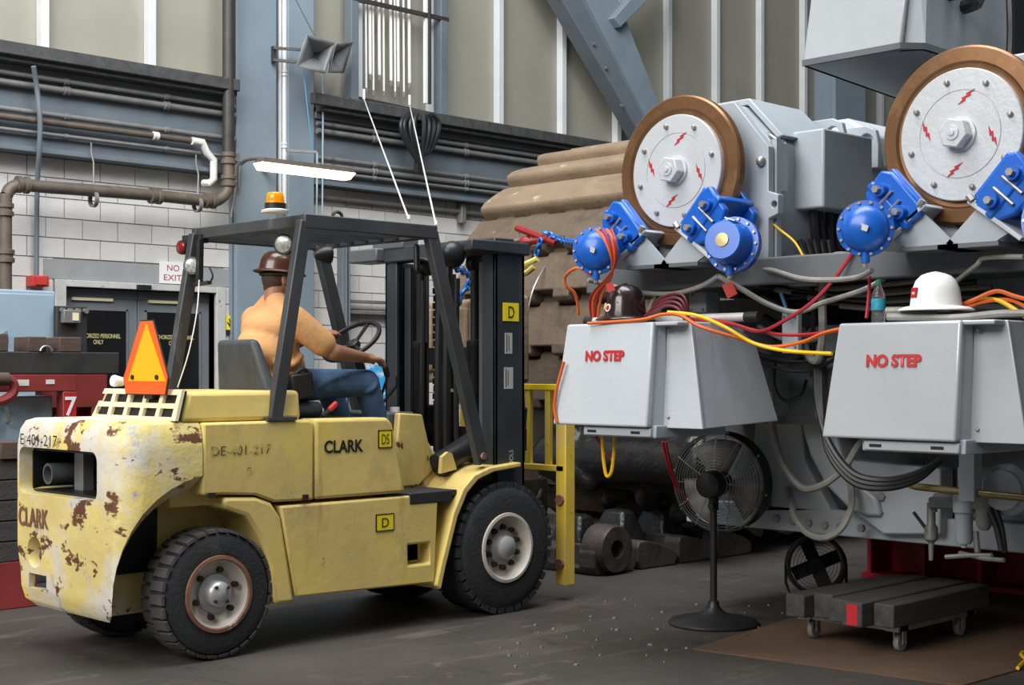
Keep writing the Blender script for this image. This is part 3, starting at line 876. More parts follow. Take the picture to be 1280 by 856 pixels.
# chassis between the wheels, hood and side panels
obj('chassis', MB().box(3.95, 5.3, YN + 0.12, YF - 0.12, 0.80, 1.2).box(4.0, 6.3, YN + 0.32, YF - 0.32, 0.28, 0.8).box(4.6, 5.6, YN + 0.1, YF - 0.1, 0.3, 0.78), T['yellow'], fk)
for s, y0 in ((1, YN), (-1, YF)):
    def ext(poly, t, y0=y0, s=s):
        return MB().prism([(x, y0, z) for x, z in poly], (0, s * t, 0))
    obj('engine_panel', ext([(4.075, 0.862), (4.2, 0.86), (4.4, 0.845), (4.52, 0.80), (4.78, 0.795), (4.78, 1.218), (4.75, 1.238), (4.075, 1.238)], 0.13), T['yellow'], fk, 0.014)
    obj('side_cover', ext([(4.79, 0.797), (5.445, 0.797), (5.345, 1.2), (5.31, 1.238), (4.79, 1.242)], 0.16), T['yellow'], fk, 0.02, seg=3)
    tank = carve(ext([(4.555, 0.778), (5.69, 0.778), (5.66, 0.25), (4.66, 0.275)], 0.3), [MB().box(5.46, 5.63, y0 - 0.1, y0 + 0.1, 0.37, 0.49)])
    obj('fuel_tank', tank, T['yellow'], fk, 0.012)
    obj('tank_pocket', MB().box(5.44, 5.65, y0 + s * 0.1, y0 + s * 0.12, 0.35, 0.51), T['yellowrail'], fk)
    obj('step_tread', MB().box(5.47, 5.8, min(y0 - s * 0.004, y0 + s * 0.3), max(y0 - s * 0.004, y0 + s * 0.3), 0.725, 0.792), T['blackmatt'], fk, 0.006)
    # skirt behind the rear wheel
    sk = [(4.20, 0.845), (4.40, 0.835), (4.50, 0.80), (4.56, 0.72), (4.655, 0.245), (4.52, 0.25), (4.49, 0.45), (4.43, 0.62), (4.34, 0.74), (4.20, 0.79)]
    obj('rear_fender', ext(sk, 0.34), T['yellow'], fk, 0.02)
    # front fender band
    pts = [(5.665, 0.235), (5.70, 0.36), (5.80, 0.66), (5.88, 0.80), (5.97, 0.875), (6.10, 0.915), (6.37, 0.935)]
    inn = [(x + 0.035, z - 0.03) for x, z in pts]
    obj('front_fender', ext([(x, z) for x, z in pts] + [(6.37, 0.905)] + inn[::-1][1:], 0.36, y0 - s * 0.02), T['yellow'], fk, 0.008)
    obj('panel_hinge', MB().box(4.1, 4.14, min(y0 - s * .012, y0), max(y0 - s * .012, y0), 0.85, 0.875).box(4.70, 4.735, min(y0 - s * .012, y0), max(y0 - s * .012, y0), 0.8, 0.83), T['nut'], fk)
    # rear wheel well lining
    obj('wheel_well', MB().box(3.75, 4.56, y0 + s * 0.33, y0 + s * 0.36, 0.45, 0.84), T['mastblack'], fk)
obj('hood', MB().hexa([(3.965, YN + 0.03, 1.24), (4.72, YN + 0.03, 1.24), (4.72, YF - 0.2, 1.24), (3.965, YF - 0.2, 1.24), (4.015, YN + 0.05, 1.40), (4.72, YN + 0.05, 1.40), (4.72, YF - 0.24, 1.40), (4.015, YF - 0.24, 1.40)]), T['yellow'], fk, 0.025, seg=3)
obj('deck', MB().box(4.7, 5.35, YN + 0.1, YF - 0.1, 1.19, 1.235), T['blackmatt'], fk)
obj('deck', MB().box(4.0, 4.75, YN + 0.1, YF - 0.02, 1.2, 1.242), T['yellow'], fk)
# rear grille
gy0, gy1 = YN + 0.02, 7.31
gr = MB().hexa([(3.92, gy0, 1.25), (3.94, gy0, 1.25), (3.94, gy1, 1.25), (3.92, gy1, 1.25), (3.97, gy0 + 0.015, 1.41), (3.99, gy0 + 0.015, 1.41), (3.99, gy1 - 0.06, 1.41), (3.97, gy1 - 0.06, 1.41)])
cut = []
for r in range(2):
    for c in range(5):
        yc = gy0 + 0.11 + c * 0.165
        zc = 1.29 + r * 0.07
        cut.append(MB().box(3.85, 4.2, yc - 0.065, yc + 0.065, zc - 0.022, zc + 0.022))
obj('rear_grille', carve(gr, cut), T['cream'], fk, 0.006)
obj('grille_backing', MB().hexa([(3.942, gy0 + 0.02, 1.25), (3.962, gy0 + 0.02, 1.25), (3.962, gy1 - 0.02, 1.25), (3.942, gy1 - 0.02, 1.25), (3.99, gy0 + 0.03, 1.402), (4.01, gy0 + 0.03, 1.402), (4.01, gy1 - 0.07, 1.402), (3.99, gy1 - 0.07, 1.402)]), T['mastblack'], fk)
# slow moving vehicle emblem on the grille
em = [(6.60, 1.765), (6.735 + 0.105, 1.765)]
x = 3.93
tri = [(6.975, 1.47), (6.95, 1.385), (6.555, 1.385), (6.53, 1.47), (6.68, 1.768), (6.80, 1.768)]
smv = obj('slow_vehicle_emblem', MB().prism([(x, a, b) for a, b in tri], (0.012, 0, 0)), T['orange'], fk)
c = (6.745, 1.55)
obj('emblem_border', MB().prism([(x + 0.004, c[0] + (a - c[0]) * 1.04, c[1] + (b - c[1]) * 1.03) for a, b in tri], (0.006, 0, 0)), T['ink'], smv)
obj('emblem_triangle', MB().prism([(x - 0.003, 6.735, 1.755), (x - 0.003, 6.545, 1.452), (x - 0.003, 6.925, 1.452)], (0.004, 0, 0)), T['amber'], smv)
for a in (6.87, 6.625):
    obj('emblem_bolt', MB().cyl((x, a, 1.473), (x - 0.012, a, 1.473), 0.013, n=8), T['nut'], smv)
obj('emblem_stay', MB().box(x + 0.012, x + 0.03, 6.7, 6.78, 1.36, 1.6), T['mastblack'], fk)
obj('tail_lamp', MB().lathe(AX(143, 476, 3.98), (-1, 0, 0.1), [(0.024, -0.05), (0.033, 0), (0.03, 0.012), (0.0, 0.018)], 16), T['white'], fk)

# decals on the near flank
def flank(px, py, y=YN):
    return AY(px, py, y)


UX, UZ = (1, 0, 0), (0, 0, 1)
lettering('maker_lettering', 'CLARK', flank(405, 566), UX, UZ, 0.066, T['ink'], fk, width=0.275, proud=0.004, bold=0.03)
lettering('faded_number', 'DE-401-217', flank(264, 570), UX, UZ, 0.05, T['inkfaded'], fk, width=0.37, proud=0.004)
lettering('faded_number', 'G', flank(308, 592), UX, UZ, 0.035, T['inkfaded'], fk, proud=0.004)
for nm, tx, p0, p1, ww in (('decal', 'DS', (472.5, 560), (489.5, 537), 0.055), ('decal', 'D', (469.5, 664.5), (492, 641), 0.05)):
    a, b = flank(*p0), flank(*p1)
    d = obj(nm, MB().box(a.x, b.x, YN - 0.004, YN + 0.01, a.z, b.z), T['signyellow'], fk)
    e = 0.005
    obj('decal_border', MB().box(a.x, b.x, YN - .0055, YN, a.z, a.z + e).box(a.x, b.x, YN - .0055, YN, b.z - e, b.z).box(a.x, a.x + e, YN - .0055, YN, a.z, b.z).box(b.x - e, b.x, YN - .0055, YN, a.z, b.z), T['ink'], d)
    lettering('decal_letters', tx, ((a.x + b.x) / 2 - ww / 2, YN - 0.004, a.z + 0.022), UX, UZ, b.z - a.z - 0.044, T['ink'], d, width=ww, proud=0.003)

# cowl, dash and controls
obj('cowl_plate', MB().prism([(5.60, 6.72, 0.80), (5.645, 6.72, 1.252), (5.83, 6.72, 1.24), (5.93, 6.72, 0.90), (5.80, 6.72, 0.80)], (0, 0.05, 0)), T['yellow'], fk, 0.01)
obj('cowl', MB().hexa([(5.85, 6.72, 0.75), (6.1, 6.72, 0.75), (6.1, 7.3, 0.75), (5.85, 7.3, 0.75), (5.78, 6.76, 1.1), (5.9, 6.76, 1.1), (5.9, 7.3, 1.1), (5.78, 7.3, 1.1)]), T['yellow'], fk, 0.02)
obj('floor_plate', MB().box(5.3, 5.86, YN + 0.02, YF - 0.02, 0.76, 0.79), T['blackmatt'], fk)
obj('dashboard', MB().box(5.6, 5.82, 6.78, 7.45, 1.08, 1.255), T['mastgrey'], fk, 0.015)
for k in range(3):
    p = Vector((5.595, 6.86 + 0.1 * k, 1.18))
    obj('gauge', MB().lathe(p, (-1, 0, 0), [(0.035, 0), (0.035, 0.012), (0.028, 0.014), (0.027, 0.006)], 16), T['black'], fk)
obj('fluid_cap', MB().cyl((5.7, 6.83, 1.255), (5.7, 6.83, 1.285), 0.03), T['white'], fk)
# keys dangling
obj('key_ring', MB().tube([(5.592, 6.93, 1.1), (5.585, 6.93, 1.02), (5.59, 6.94, 0.96)], 0.008, 6), T['galv'], fk)
wc = Vector((5.52, 7.03, 1.69))
wn = Vector((-0.62, -0.08, 0.78)).normalized()
d_, u_, v_ = frame_of(wn)
ring = [wc + (u_ * math.cos(2 * PI * i / 32) + v_ * math.sin(2 * PI * i / 32)) * 0.19 for i in range(32)]
sw = obj('steering_wheel', MB().tube(ring, 0.015, 8, closed=True), T['black'], fk)
sp_ = MB()
for i in range(3):
    a = 2 * PI * i / 3 + 0.5
    sp_.tube([wc - wn * 0.03, wc + (u_ * math.cos(a) + v_ * math.sin(a)) * 0.188], 0.011, 6)
obj('wheel_spoke', sp_, T['black'], sw)
obj('wheel_hub', MB().lathe(wc - wn * 0.06, wn, [(0.03, 0), (0.045, 0.02), (0.04, 0.05), (0.02, 0.06)], 16), T['black'], sw)
obj('steering_column', MB().cyl(wc - wn * 0.04, wc - wn * 0.04 + Vector((0.2, 0.02, -0.5)), 0.03), T['black'], fk)
for k, (px, py) in enumerate(((483, 463), (496, 470))):
    t = AY(px, py, 6.82 + 0.05 * k)
    obj('control_lever', MB().tube([t, t + Vector((0.0, 0, -0.06)), Vector((5.6 + 0.03 * k, 6.9 + 0.05 * k, 1.24))], 0.009, 7), T['black'], fk)
    if k == 0:
        obj('lever_knob', MB().capsule(t + Vector((-0.01, 0, 0.02)), t + Vector((0.005, 0, -0.03)), 0.019, 0.017), T['black'], fk)
obj('brake_lever', MB().tube([AY(403, 520, 6.6), AY(412, 512, 6.6)], 0.012, 7), T['black'], fk)
obj('lever_grip', MB().capsule(AY(413, 511, 6.6), AY(419, 505, 6.6), 0.017, 0.017), T['signred'], fk)

# seat
obj('seat_back', MB().hexa([(4.63, 6.62, 1.34), (4.72, 6.62, 1.34), (4.72, 7.15, 1.34), (4.63, 7.15, 1.34), (4.60, 6.76, 1.685), (4.66, 6.76, 1.685), (4.66, 7.12, 1.685), (4.60, 7.12, 1.685)]), T['vinyl'], fk, 0.035, seg=4)
obj('seat_cushion', MB().box(4.6, 5.1, 6.74, 7.28, 1.235, 1.33), T['vinyl'], fk, 0.04, seg=4)

# overhead guard
GT, GB = 2.37, 2.29
og = obj('guard_frame', MB().box(4.72, 5.69, YN + 0.0, YN + 0.05, GB, GT).box(4.72, 5.69, YF - 0.05, YF, GB, GT).box(4.725, 4.785, YN + 0.045, YF - 0.045, GB + 0.01, GT - 0.002).box(5.625, 5.685, YN + 0.045, YF - 0.045, GB + 0.004, GT - 0.003), T['guard'], fk, 0.006)
for k in range(7):
    y_ = YN + 0.15 + k * 0.145
    obj('guard_bar', MB().box(4.75, 5.64, y_ - 0.012, y_ + 0.012, GB + 0.02, GT - 0.008), T['guard'], og)
scr = MB()
for k in range(22):
    scr.box(5.3, 5.62, YN + 0.3 + k * 0.03, YN + 0.302 + k * 0.03, GT + 0.002, GT + 0.004)
for k in range(11):
    scr.box(5.3 + k * 0.03, 5.302 + k * 0.03, YN + 0.3, YN + 0.94, GT + 0.002, GT + 0.004)
tag(obj('guard_screen', scr, T['mesh'], og), kind='stuff')
for s, y_ in ((1, YN + 0.03), (-1, YF - 0.03)):
    obj('rear_post', MB().bar((4.735, y_, GB + 0.04), (4.535, y_ - s * 0.02 * 0, 1.235), 0.055, 0.075, (1, 0, 0)), T['guard'], fk, 0.006)
    obj('front_post', MB().bar((5.655, y_, GB + 0.04), (6.075, y_, 0.94), 0.055, 0.085, (1, 0, 0)), T['guard'], fk, 0.006)
    obj('post_foot', MB().box(4.47, 4.66, y_ - 0.04, y_ + 0.04, 1.238, 1.256), T['guard'], fk)
    obj('post_bolt', MB().cyl((6.06, y_ - s * 0.03, 0.985), (6.06, y_ - s * 0.045, 0.985), 0.022, n=8), T['rimrust'], fk)
obj('lift_eye', MB().tube([(5.05, 6.6, GT), (5.05, 6.6, GT + 0.035), (5.08, 6.6, GT + 0.05), (5.11, 6.6, GT + 0.035), (5.11, 6.6, GT)], 0.01, 6, sm=3), T['guard'], fk)
# amber beacon
bq = AZ(344, 266, GT)
bc = obj('beacon_base', MB().lathe(bq, UZ, [(0.075, 0), (0.078, 0.012), (0.05, 0.022), (0.055, 0.035), (0.055, 0.05)], 20), T['white'], fk)
obj('beacon_ring', MB().lathe(bq + Vector((0, 0, 0.022)), UZ, [(0.058, 0), (0.058, 0.03)], 20), T['black'], bc)
obj('beacon_lens', MB().lathe(bq + Vector((0, 0, 0.05)), UZ, [(0.052, 0), (0.049, 0.014), (0.05, 0.022), (0.047, 0.038), (0.045, 0.052), (0.038, 0.06), (0.0, 0.063)], 20), T['amberlens'], bc)


def lamp_unit(name, p, d, r, lensmat, body):
    p, d = Vector(p), Vector(d).normalized()
    b = obj(name, MB().lathe(p, -d, [(r, 0), (r * 1.06, 0.01), (r * 1.0, 0.04), (r * 0.7, 0.09), (r * 0.4, 0.11)], 18), body, fk)
    obj('lens', MB().lathe(p, d, [(r * 0.84, -0.004), (r * 0.8, 0.003), (r * 0.5, 0.008), (0, 0.01)], 18), lensmat, b)
    return b


lamp_unit('stop_lamp', AX(226, 309, 4.70), (-1, -0.2, 0), 0.042, T['redlens'], T['mastblack'])
lamp_unit('work_lamp', AX(240, 332, 4.68), (-0.6, -0.7, 0), 0.052, T['lens'], T['mastgrey'])
obj('lamp_bracket', MB().bar(AX(232, 300, 4.74), AX(256, 298, 4.74), 0.05, 0.05).bar(AX(250, 300, 4.72), AX(249, 352, 4.70), 0.04, 0.03, (1, 0, 0)).bar(AX(242, 356, 4.69), AX(262, 353, 4.69), 0.03, 0.02), T['mastblack'], fk)
obj('lamp_cable', MB().tube([AX(262, 335, 4.7), AX(266, 345, 4.68), AX(262, 354, 4.69)], 0.006, 5, sm=4), T['black'], fk)
obj('lamp_wire', MB().tube([AX(249, 350, 4.68), AX(246, 390, 4.63), AX(236, 440, 4.57), AX(222, 484, 4.52)], 0.004, 5, sm=4), T['wirewhite'], fk)
lamp_unit('work_lamp', AZ(354, 306, 2.26) if False else AX(354, 305, 4.80), (-0.8, -0.5, 0), 0.06, T['lens'], T['mastblack'])
lamp_unit('work_lamp', AX(414, 318, 5.55) + Vector((0, 0, 0.0)), (0.8, -0.3, 0.0), 0.055, T['lens'], T['mastblack'])

# ---- mast
for s, y0 in ((1, 6.46), (-1, flip(6.46))):
    ys = lambda a, b: (min(y0 + s * a, y0 + s * b), max(y0 + s * a, y0 + s * b))
    o1 = MB().box(6.20, 6.46, *ys(0, 0.022), 0.12, 2.24)
    o1.box(6.20, 6.225, *ys(0.0, 0.12), 0.12, 2.24).box(6.435, 6.46, *ys(0.0, 0.12), 0.12, 2.24)
    obj('outer_upright', o1, T['mast'], fk, 0.004)
    i1 = MB().box(6.25, 6.42, *ys(0.125, 0.145), 0.2, 2.2).box(6.25, 6.275, *ys(0.125, 0.2), 0.2, 2.2).box(6.395, 6.42, *ys(0.125, 0.2), 0.2, 2.2)
    obj('inner_upright', i1, T['mastgrey'] if s == 1 else T['mast'], fk, 0.003)
    cy = y0 + s * 0.27
    obj('lift_cylinder', MB().lathe((6.28, cy, 0.2), UZ, [(0.045, 0), (0.045, 1.45), (0.052, 1.46), (0.052, 1.5), (0.028, 1.51), (0.028, 1.95)], 16), T['mastblack'], fk)
    ch = MB()
    for k in range(38):
        ch.box(6.34 + 0.006 * (k % 2), 6.375 + 0.006 * (k % 2), cy + s * 0.075 - 0.022, cy + s * 0.075 + 0.022, 0.32 + k * 0.05, 0.36 + k * 0.05)
    obj('chain_backing', MB().box(6.385, 6.395, cy + s * 0.075 - 0.05, cy + s * 0.075 + 0.05, 0.3, 2.2), T['mastblack'], fk)
    tag(obj('lift_chain', ch, T['chain'], fk, smooth=0), kind='stuff')
    obj('chain_sheave', MB().lathe((6.31, cy + s * 0.03, 2.2), (0, 1, 0), [(0.06, -0.025), (0.06, -0.018), (0.05, -0.012), (0.05, 0.012), (0.06, 0.018), (0.06, 0.025)], 18), T['mastblack'], fk)
    obj('hydraulic_hose', MB().tube([(6.22, cy + s * 0.1, 2.1), (6.21, cy + s * 0.1, 1.5), (6.22, cy + s * 0.09, 0.9), (6.3, cy + s * 0.06, 0.5)], 0.018, 7, sm=5), T['cordblack'], fk)
    # tilt cylinder
    ty = y0 + s * 0.2
    tb = obj('tilt_cylinder', MB().lathe((5.93, ty, 0.935), (0.44, 0, 0.19), [(0.05, -0.04), (0.075, -0.03), (0.075, 0.36), (0.065, 0.38)], 18), T['mastblack'], fk)
    obj('tilt_rod', MB().cyl((6.27, ty, 1.085), (6.42, ty, 1.148), 0.032), T['galv'], tb)
    obj('tilt_lug', MB().prism([(5.86, ty - 0.05, 0.88), (5.99, ty - 0.05, 0.9), (5.95, ty - 0.05, 1.0), (5.92, ty - 0.05, 1.01), (5.87, ty - 0.05, 0.98)], (0, -s * 0.03 if s == 1 else 0.03, 0)), T['yellow'], fk)
    obj('tilt_bracket', MB().hexa([(6.36, ty - 0.16, 1.06), (6.52, ty - 0.16, 1.06), (6.52, ty + 0.06, 1.06), (6.36, ty + 0.06, 1.06), (6.4, ty - 0.16, 1.28), (6.54, ty - 0.16, 1.28), (6.54, ty + 0.06, 1.28), (6.4, ty + 0.06, 1.28)]), T['mastblack'], fk, 0.02)
obj('mast_head', MB().box(6.17, 6.34, 6.43, 7.60, 2.235, 2.335), T['mast'], fk, 0.008)
obj('mast_head_cap', MB().hexa([(5.965, 6.42, 2.245), (6.47, 6.42, 2.235), (6.47, 6.6, 2.235), (6.12, 6.75, 2.245), (5.965, 6.42, 2.315), (6.47, 6.42, 2.315), (6.47, 6.6, 2.315), (6.12, 6.75, 2.315)]), T['mast'], fk, 0.01)
obj('mast_head_arm', MB().box(6.1, 6.3, 7.5, 7.80, 2.24, 2.33).box(6.16, 6.3, 7.3, 7.62, 2.32, 2.39), T['mastgrey'], fk, 0.01)
mp = AY(566, 318, 6.62)
obj('mirror_back', MB().sph(mp, (0.09, 0.07, 0.085), 18, 11), T['mastblack'], fk)
q = AY(521, 322, 6.6)
mr = obj('mirror', MB().obox(q, (0.028, 0.028, 0), (-0.012, 0.012, 0), (0, 0, 0.082)), T['black'], fk, 0.02, seg=4)
obj('mirror_edge', MB().obox(q + Vector((0.02, 0.02, 0)), (0.022, 0.022, 0), (-0.01, 0.01, 0), (0, 0, 0.078)), T['cream'], mr, 0.012)
obj('mirror_stay', MB().tube([q, q + Vector((0.12, 0.02, -0.01)), mp], 0.009, 6), T['galv'], fk)
obj('cross_member', MB().box(6.44, 6.48, 6.46, flip(6.46), 1.0, 1.14).box(6.44, 6.48, 6.46, flip(6.46), 0.2, 0.32), T['mastblack'], fk)
for y_ in (7.0, 7.08):
    obj('hydraulic_hose', MB().tube([(6.3, y_, 2.22), (6.28, y_, 1.4), (6.3, y_ + 0.01, 0.4)], 0.028, 8, sm=4), T['cordblack'], fk)
obj('inner_cylinder', MB().lathe((6.42, 7.12, 0.25), UZ, [(0.055, 0), (0.055, 1.1), (0.06, 1.12), (0.04, 1.14), (0.04, 1.9)], 16), T['mastblack'], fk)
obj('chain_anchor', MB().box(6.3, 6.36, 6.8, 7.2, 1.55, 1.66), T['mastblack'], fk)
# D label and two stickers on the near upright
y_ = 6.46
a, b = AY(628.5, 401, y_), AY(648, 379, y_)
d = obj('decal', MB().box(a.x, b.x, y_ - 0.004, y_ + 0.005, a.z, b.z), T['signyellow'], fk)
lettering('decal_letters', 'D', ((a.x + b.x) / 2 - 0.026, y_ - 0.004, a.z + 0.02), UX, UZ, b.z - a.z - 0.04, T['ink'], d, width=0.052, proud=0.003)
for (p0, p1) in (((631, 442), (640, 416)), ((630, 486), (641, 459))):
    a, b = AY(*p0, y_), AY(*p1, y_)
    d = obj('sticker', MB().box(a.x, b.x, y_ - 0.003, y_ + 0.005, a.z, b.z), T['nameplate'], fk)
    obj('sticker_print', MB().box(a.x + 0.012, a.x + 0.018, y_ - 0.004, y_, a.z + 0.01, b.z - 0.01).box(a.x + 0.03, a.x + 0.035, y_ - 0.004, y_, a.z + 0.02, b.z - 0.02), T['ink'], d)
lettering('upright_lettering', 'TOOLS', AY(641, 586, y_), UZ, (-1, 0, 0), 0.035, T['nameplate'], fk, width=0.12, proud=0.0035)

# carriage and yellow load backrest
CX = 6.86
obj('carriage_plate', MB().box(6.5, 6.56, 6.56, flip(6.56), 0.25, 0.36).box(6.5, 6.56, 6.56, flip(6.56), 0.66, 0.76).box(6.48, 6.86, 6.64, 6.72, 0.2, 0.8).box(6.48, 6.86, flip(6.72), flip(6.64), 0.2, 0.8), T['mastblack'], fk, 0.01)
obj('guard_post', MB().box(CX, CX + 0.09, 6.48, 6.57, 0.10, 1.30), T['yellowrust'], fk, 0.006)
obj('guard_post', MB().box(CX, CX + 0.09, flip(6.57), flip(6.48), 0.10, 1.30), T['yellowrust'], fk, 0.006)
for z in (0.24, 0.66):
    obj('post_bolt', MB().cyl((CX, 6.525, z), (CX - 0.018, 6.525, z), 0.035, n=8), T['rimrust'], fk)
obj('backrest_rail', MB().box(CX, CX + 0.05, 6.5, flip(6.5), 1.38, 1.42), T['yellowrail'], fk, 0.004)
obj('backrest_rail', MB().box(CX, CX + 0.05, 6.5, flip(6.5), 0.845, 0.885), T['yellowrust'], fk, 0.004)
for y_ in (6.655, 6.84, 7.02, 7.2, 7.36):
    obj('backrest_bar', MB().box(CX + 0.005, CX + 0.04, y_ - 0.022, y_ + 0.022, 0.87, 1.39), T['yellowrust'], fk, 0.004)
lb = obj('hose_bundle', MB().tube([(6.5, 6.7, 0.75), (6.6, 6.62, 0.66), (6.75, 6.62, 0.68), (6.85, 6.7, 0.8)], 0.014, 6, sm=5), T['cordblack'], fk)

# ---- wheels
def wheel(cx, cz, r, w, rim_r, s, y0, front):
    """outer face at y0, body runs s along y"""
    yv = Vector((0, s, 0))
    c = Vector((cx, y0, cz))
    prof = [(rim_r, 0.02), (rim_r + 0.012, 0.002), (r * 0.80, 0.0), (r * 0.90, 0.012), (r * 0.955, 0.035), (r * (0.995 if front else 0.955), 0.075), (r * (1.0 if front else 0.96), w * 0.5), (r * (0.995 if front else 0.955), w - 0.075), (r * 0.955, w - 0.035), (r * 0.9, w - 0.01), (r * 0.8, w), (rim_r, w - 0.02)]
    t = obj('tyre', MB().lathe(c, yv, prof, 48, True), T['tyre'], fk, smooth=30)
    lug = MB()
    N = 30 if not front else 34
    for k in range(N):
        a = 2 * PI * k / N
        for half in (0, 1):
            aa = a + (PI / N if half else 0)
            d = Vector((math.cos(aa), 0, math.sin(aa)))
            e = Vector((-math.sin(aa), 0, math.cos(aa)))
            if front:
                wd = 0.022 + 0.012 * random.random()
                lug.obox(c + d * r * (0.945 + 0.015 * random.random()) + yv * (0.035 if half == 0 else w - 0.035), d * 0.018, e * wd, yv * 0.022)
            else:
                wd = PI * r / N * 0.74
                yy = w * 0.27 if half == 0 else w * 0.73
                lug.hexa([c + d * r * 0.93 - e * wd + yv * (yy - w * .25), c + d * r * 0.93 + e * wd + yv * (yy - w * .25), c + d * r * 0.93 + e * wd + yv * (yy + w * .25), c + d * r * 0.93 - e * wd + yv * (yy + w * .25),
                          c + d * r * (0.975 if half == 0 else 1.0) - e * wd * .92 + yv * (yy - w * .235), c + d * r * (0.975 if half == 0 else 1) + e * wd * .92 + yv * (yy - w * .235), c + d * r * (1.0 if half == 0 else 0.975) + e * wd * .92 + yv * (yy + w * .235), c + d * r * (1.0 if half == 0 else .975) - e * wd * .92 + yv * (yy + w * .235)])
    tag(obj('tread_lugs', lug, T['tyre'] if front else T['tread'], t, smooth=0), kind='stuff')
    dep = 0.055 if front else 0.05
    ri = obj('wheel_rim', MB().lathe(c, yv, [(rim_r + 0.004, 0.012), (rim_r + 0.006, -0.004), (rim_r - 0.012, -0.006), (rim_r - 0.024, 0.01), (rim_r - 0.03, 0.03), (rim_r * 0.80, dep * 0.75), (rim_r * 0.62, dep), (0.0, dep)], 40, c0=False), T['rim'], fk)
    obj('rim_ring', MB().lathe(c, yv, [(rim_r + 0.008, 0.002), (rim_r + 0.006, -0.009), (rim_r - 0.012, -0.011), (rim_r - 0.018, 0.0), (rim_r - 0.012, 0.012)], 40, True), T['rimrust'] if not front else T['rim'], ri)
    hr = rim_r * 0.36
    obj('hub', MB().lathe(c, yv, [(hr * 1.5, dep), (hr * 1.45, dep - 0.015), (hr, dep - 0.02), (hr * 0.95, dep - 0.055), (hr * 0.7, dep - 0.072), (0, dep - 0.076)], 24), T['hub'], ri)
    K = 10 if front else 6
    for k in range(K):
        a = 2 * PI * k / K + 0.3
        p = c + Vector((math.cos(a), 0, math.sin(a))) * rim_r * (0.60 if front else 0.64) + yv * dep
        obj('wheel_nut', MB().cyl(p, p - yv * 0.03, 0.02 if front else 0.017, 0.016, 6), T['nut'], ri)
    if not front:
        for k in range(4):
            a = 2 * PI * k / 4 + 0.7
            p = c + Vector((math.cos(a), 0, math.sin(a))) * hr * 0.72 + yv * (dep - 0.07)
            obj('hub_bolt', MB().cyl(p, p - yv * 0.012, 0.009, n=6), T['nut'], ri)
    obj('axle_stub', MB().cyl(c + yv * dep, c + yv * (w + 0.2), 0.06), T['mastblack'], ri)


wheel(RWX, RWZ, 0.344, 0.22, 0.195, 1, YN, False)
wheel(RWX, RWZ, 0.344, 0.22, 0.195, -1, YF, False)
wheel(6.25, 0.41, 0.41, 0.30, 0.21, 1, YN - 0.02, True)
wheel(6.25, 0.41, 0.41, 0.30, 0.21, -1, YF + 0.02, True)
obj('axle', MB().cyl((RWX, YN + 0.2, RWZ), (RWX, YF - 0.2, RWZ), 0.07).cyl((6.25, YN + 0.25, 0.41), (6.25, YF - 0.25, 0.41), 0.09), T['mastblack'], fk)

# ------------------------------------------------------------------ driver
pr = thing('person', 'person in orange shirt, jeans and brown hard hat driving the forklift', 'person', (4.85, 7.0, 1.33))
HD = Vector((4.965, 7.0, 2.045))
SHR, SHL = Vector((4.925, 6.80, 1.80)), Vector((4.935, 7.21, 1.81))
ELR, ELL = Vector((5.13, 6.70, 1.615)), Vector((5.15, 7.32, 1.62))
WRR, WRL = Vector((5.44, 6.79, 1.585)), Vector((5.36, 7.20, 1.73))
HIP = Vector((4.87, 7.0, 1.42))
KNR, KNL = Vector((5.48, 6.84, 1.435)), Vector((5.46, 7.2, 1.42))
ANR, ANL = Vector((5.66, 6.86, 1.0)), Vector((5.68, 7.18, 0.95))
b = MB()
hrot = Matrix.Rotation(R(-14), 3, 'Z')
b.sph(HD + Vector((0, 0, 0.01)), (0.1, 0.078, 0.118), 18, 12, hrot)
b.sph(HD + hrot @ Vector((0.035, 0, -0.055)), (0.066, 0.058, 0.07), 14, 9)           # jaw
b.sph(HD + hrot @ Vector((0.102, 0, -0.015)), (0.02, 0.014, 0.026), 10, 7)           # nose
b.sph(HD + hrot @ Vector((0.09, 0, -0.062)), (0.016, 0.028, 0.012), 10, 7)           # mouth
for s in (-1, 1):
    b.sph(HD + hrot @ Vector((0.088, s * 0.032, 0.012)), (0.012, 0.014, 0.009), 8, 6)
    b.sph(HD + hrot @ Vector((-0.002, s * 0.082, -0.005)), (0.022, 0.012, 0.034), 10, 7)  # ears
b.capsule(HD + Vector((-0.03, 0, -0.05)), (4.92, 7.0, 1.86), 0.062, 0.075)
b.capsule((4.90, 7.0, 1.74), (4.89, 7.0, 1.5), 0.14, 0.15)
b.capsule(SHR, SHL, 0.07, 0.07)
for sh, el, wr in ((SHR, ELR, WRR), (SHL, ELL, WRL)):
    b.capsule(sh, el, 0.066, 0.05)
    b.capsule(el, wr, 0.052, 0.032)
for hp, kn, an in ((HIP + Vector((0, -0.1, 0)), KNR, ANR), (HIP + Vector((0, 0.1, 0)), KNL, ANL)):
    b.capsule(hp, kn, 0.095, 0.065)
    b.capsule(kn, an, 0.062, 0.042)


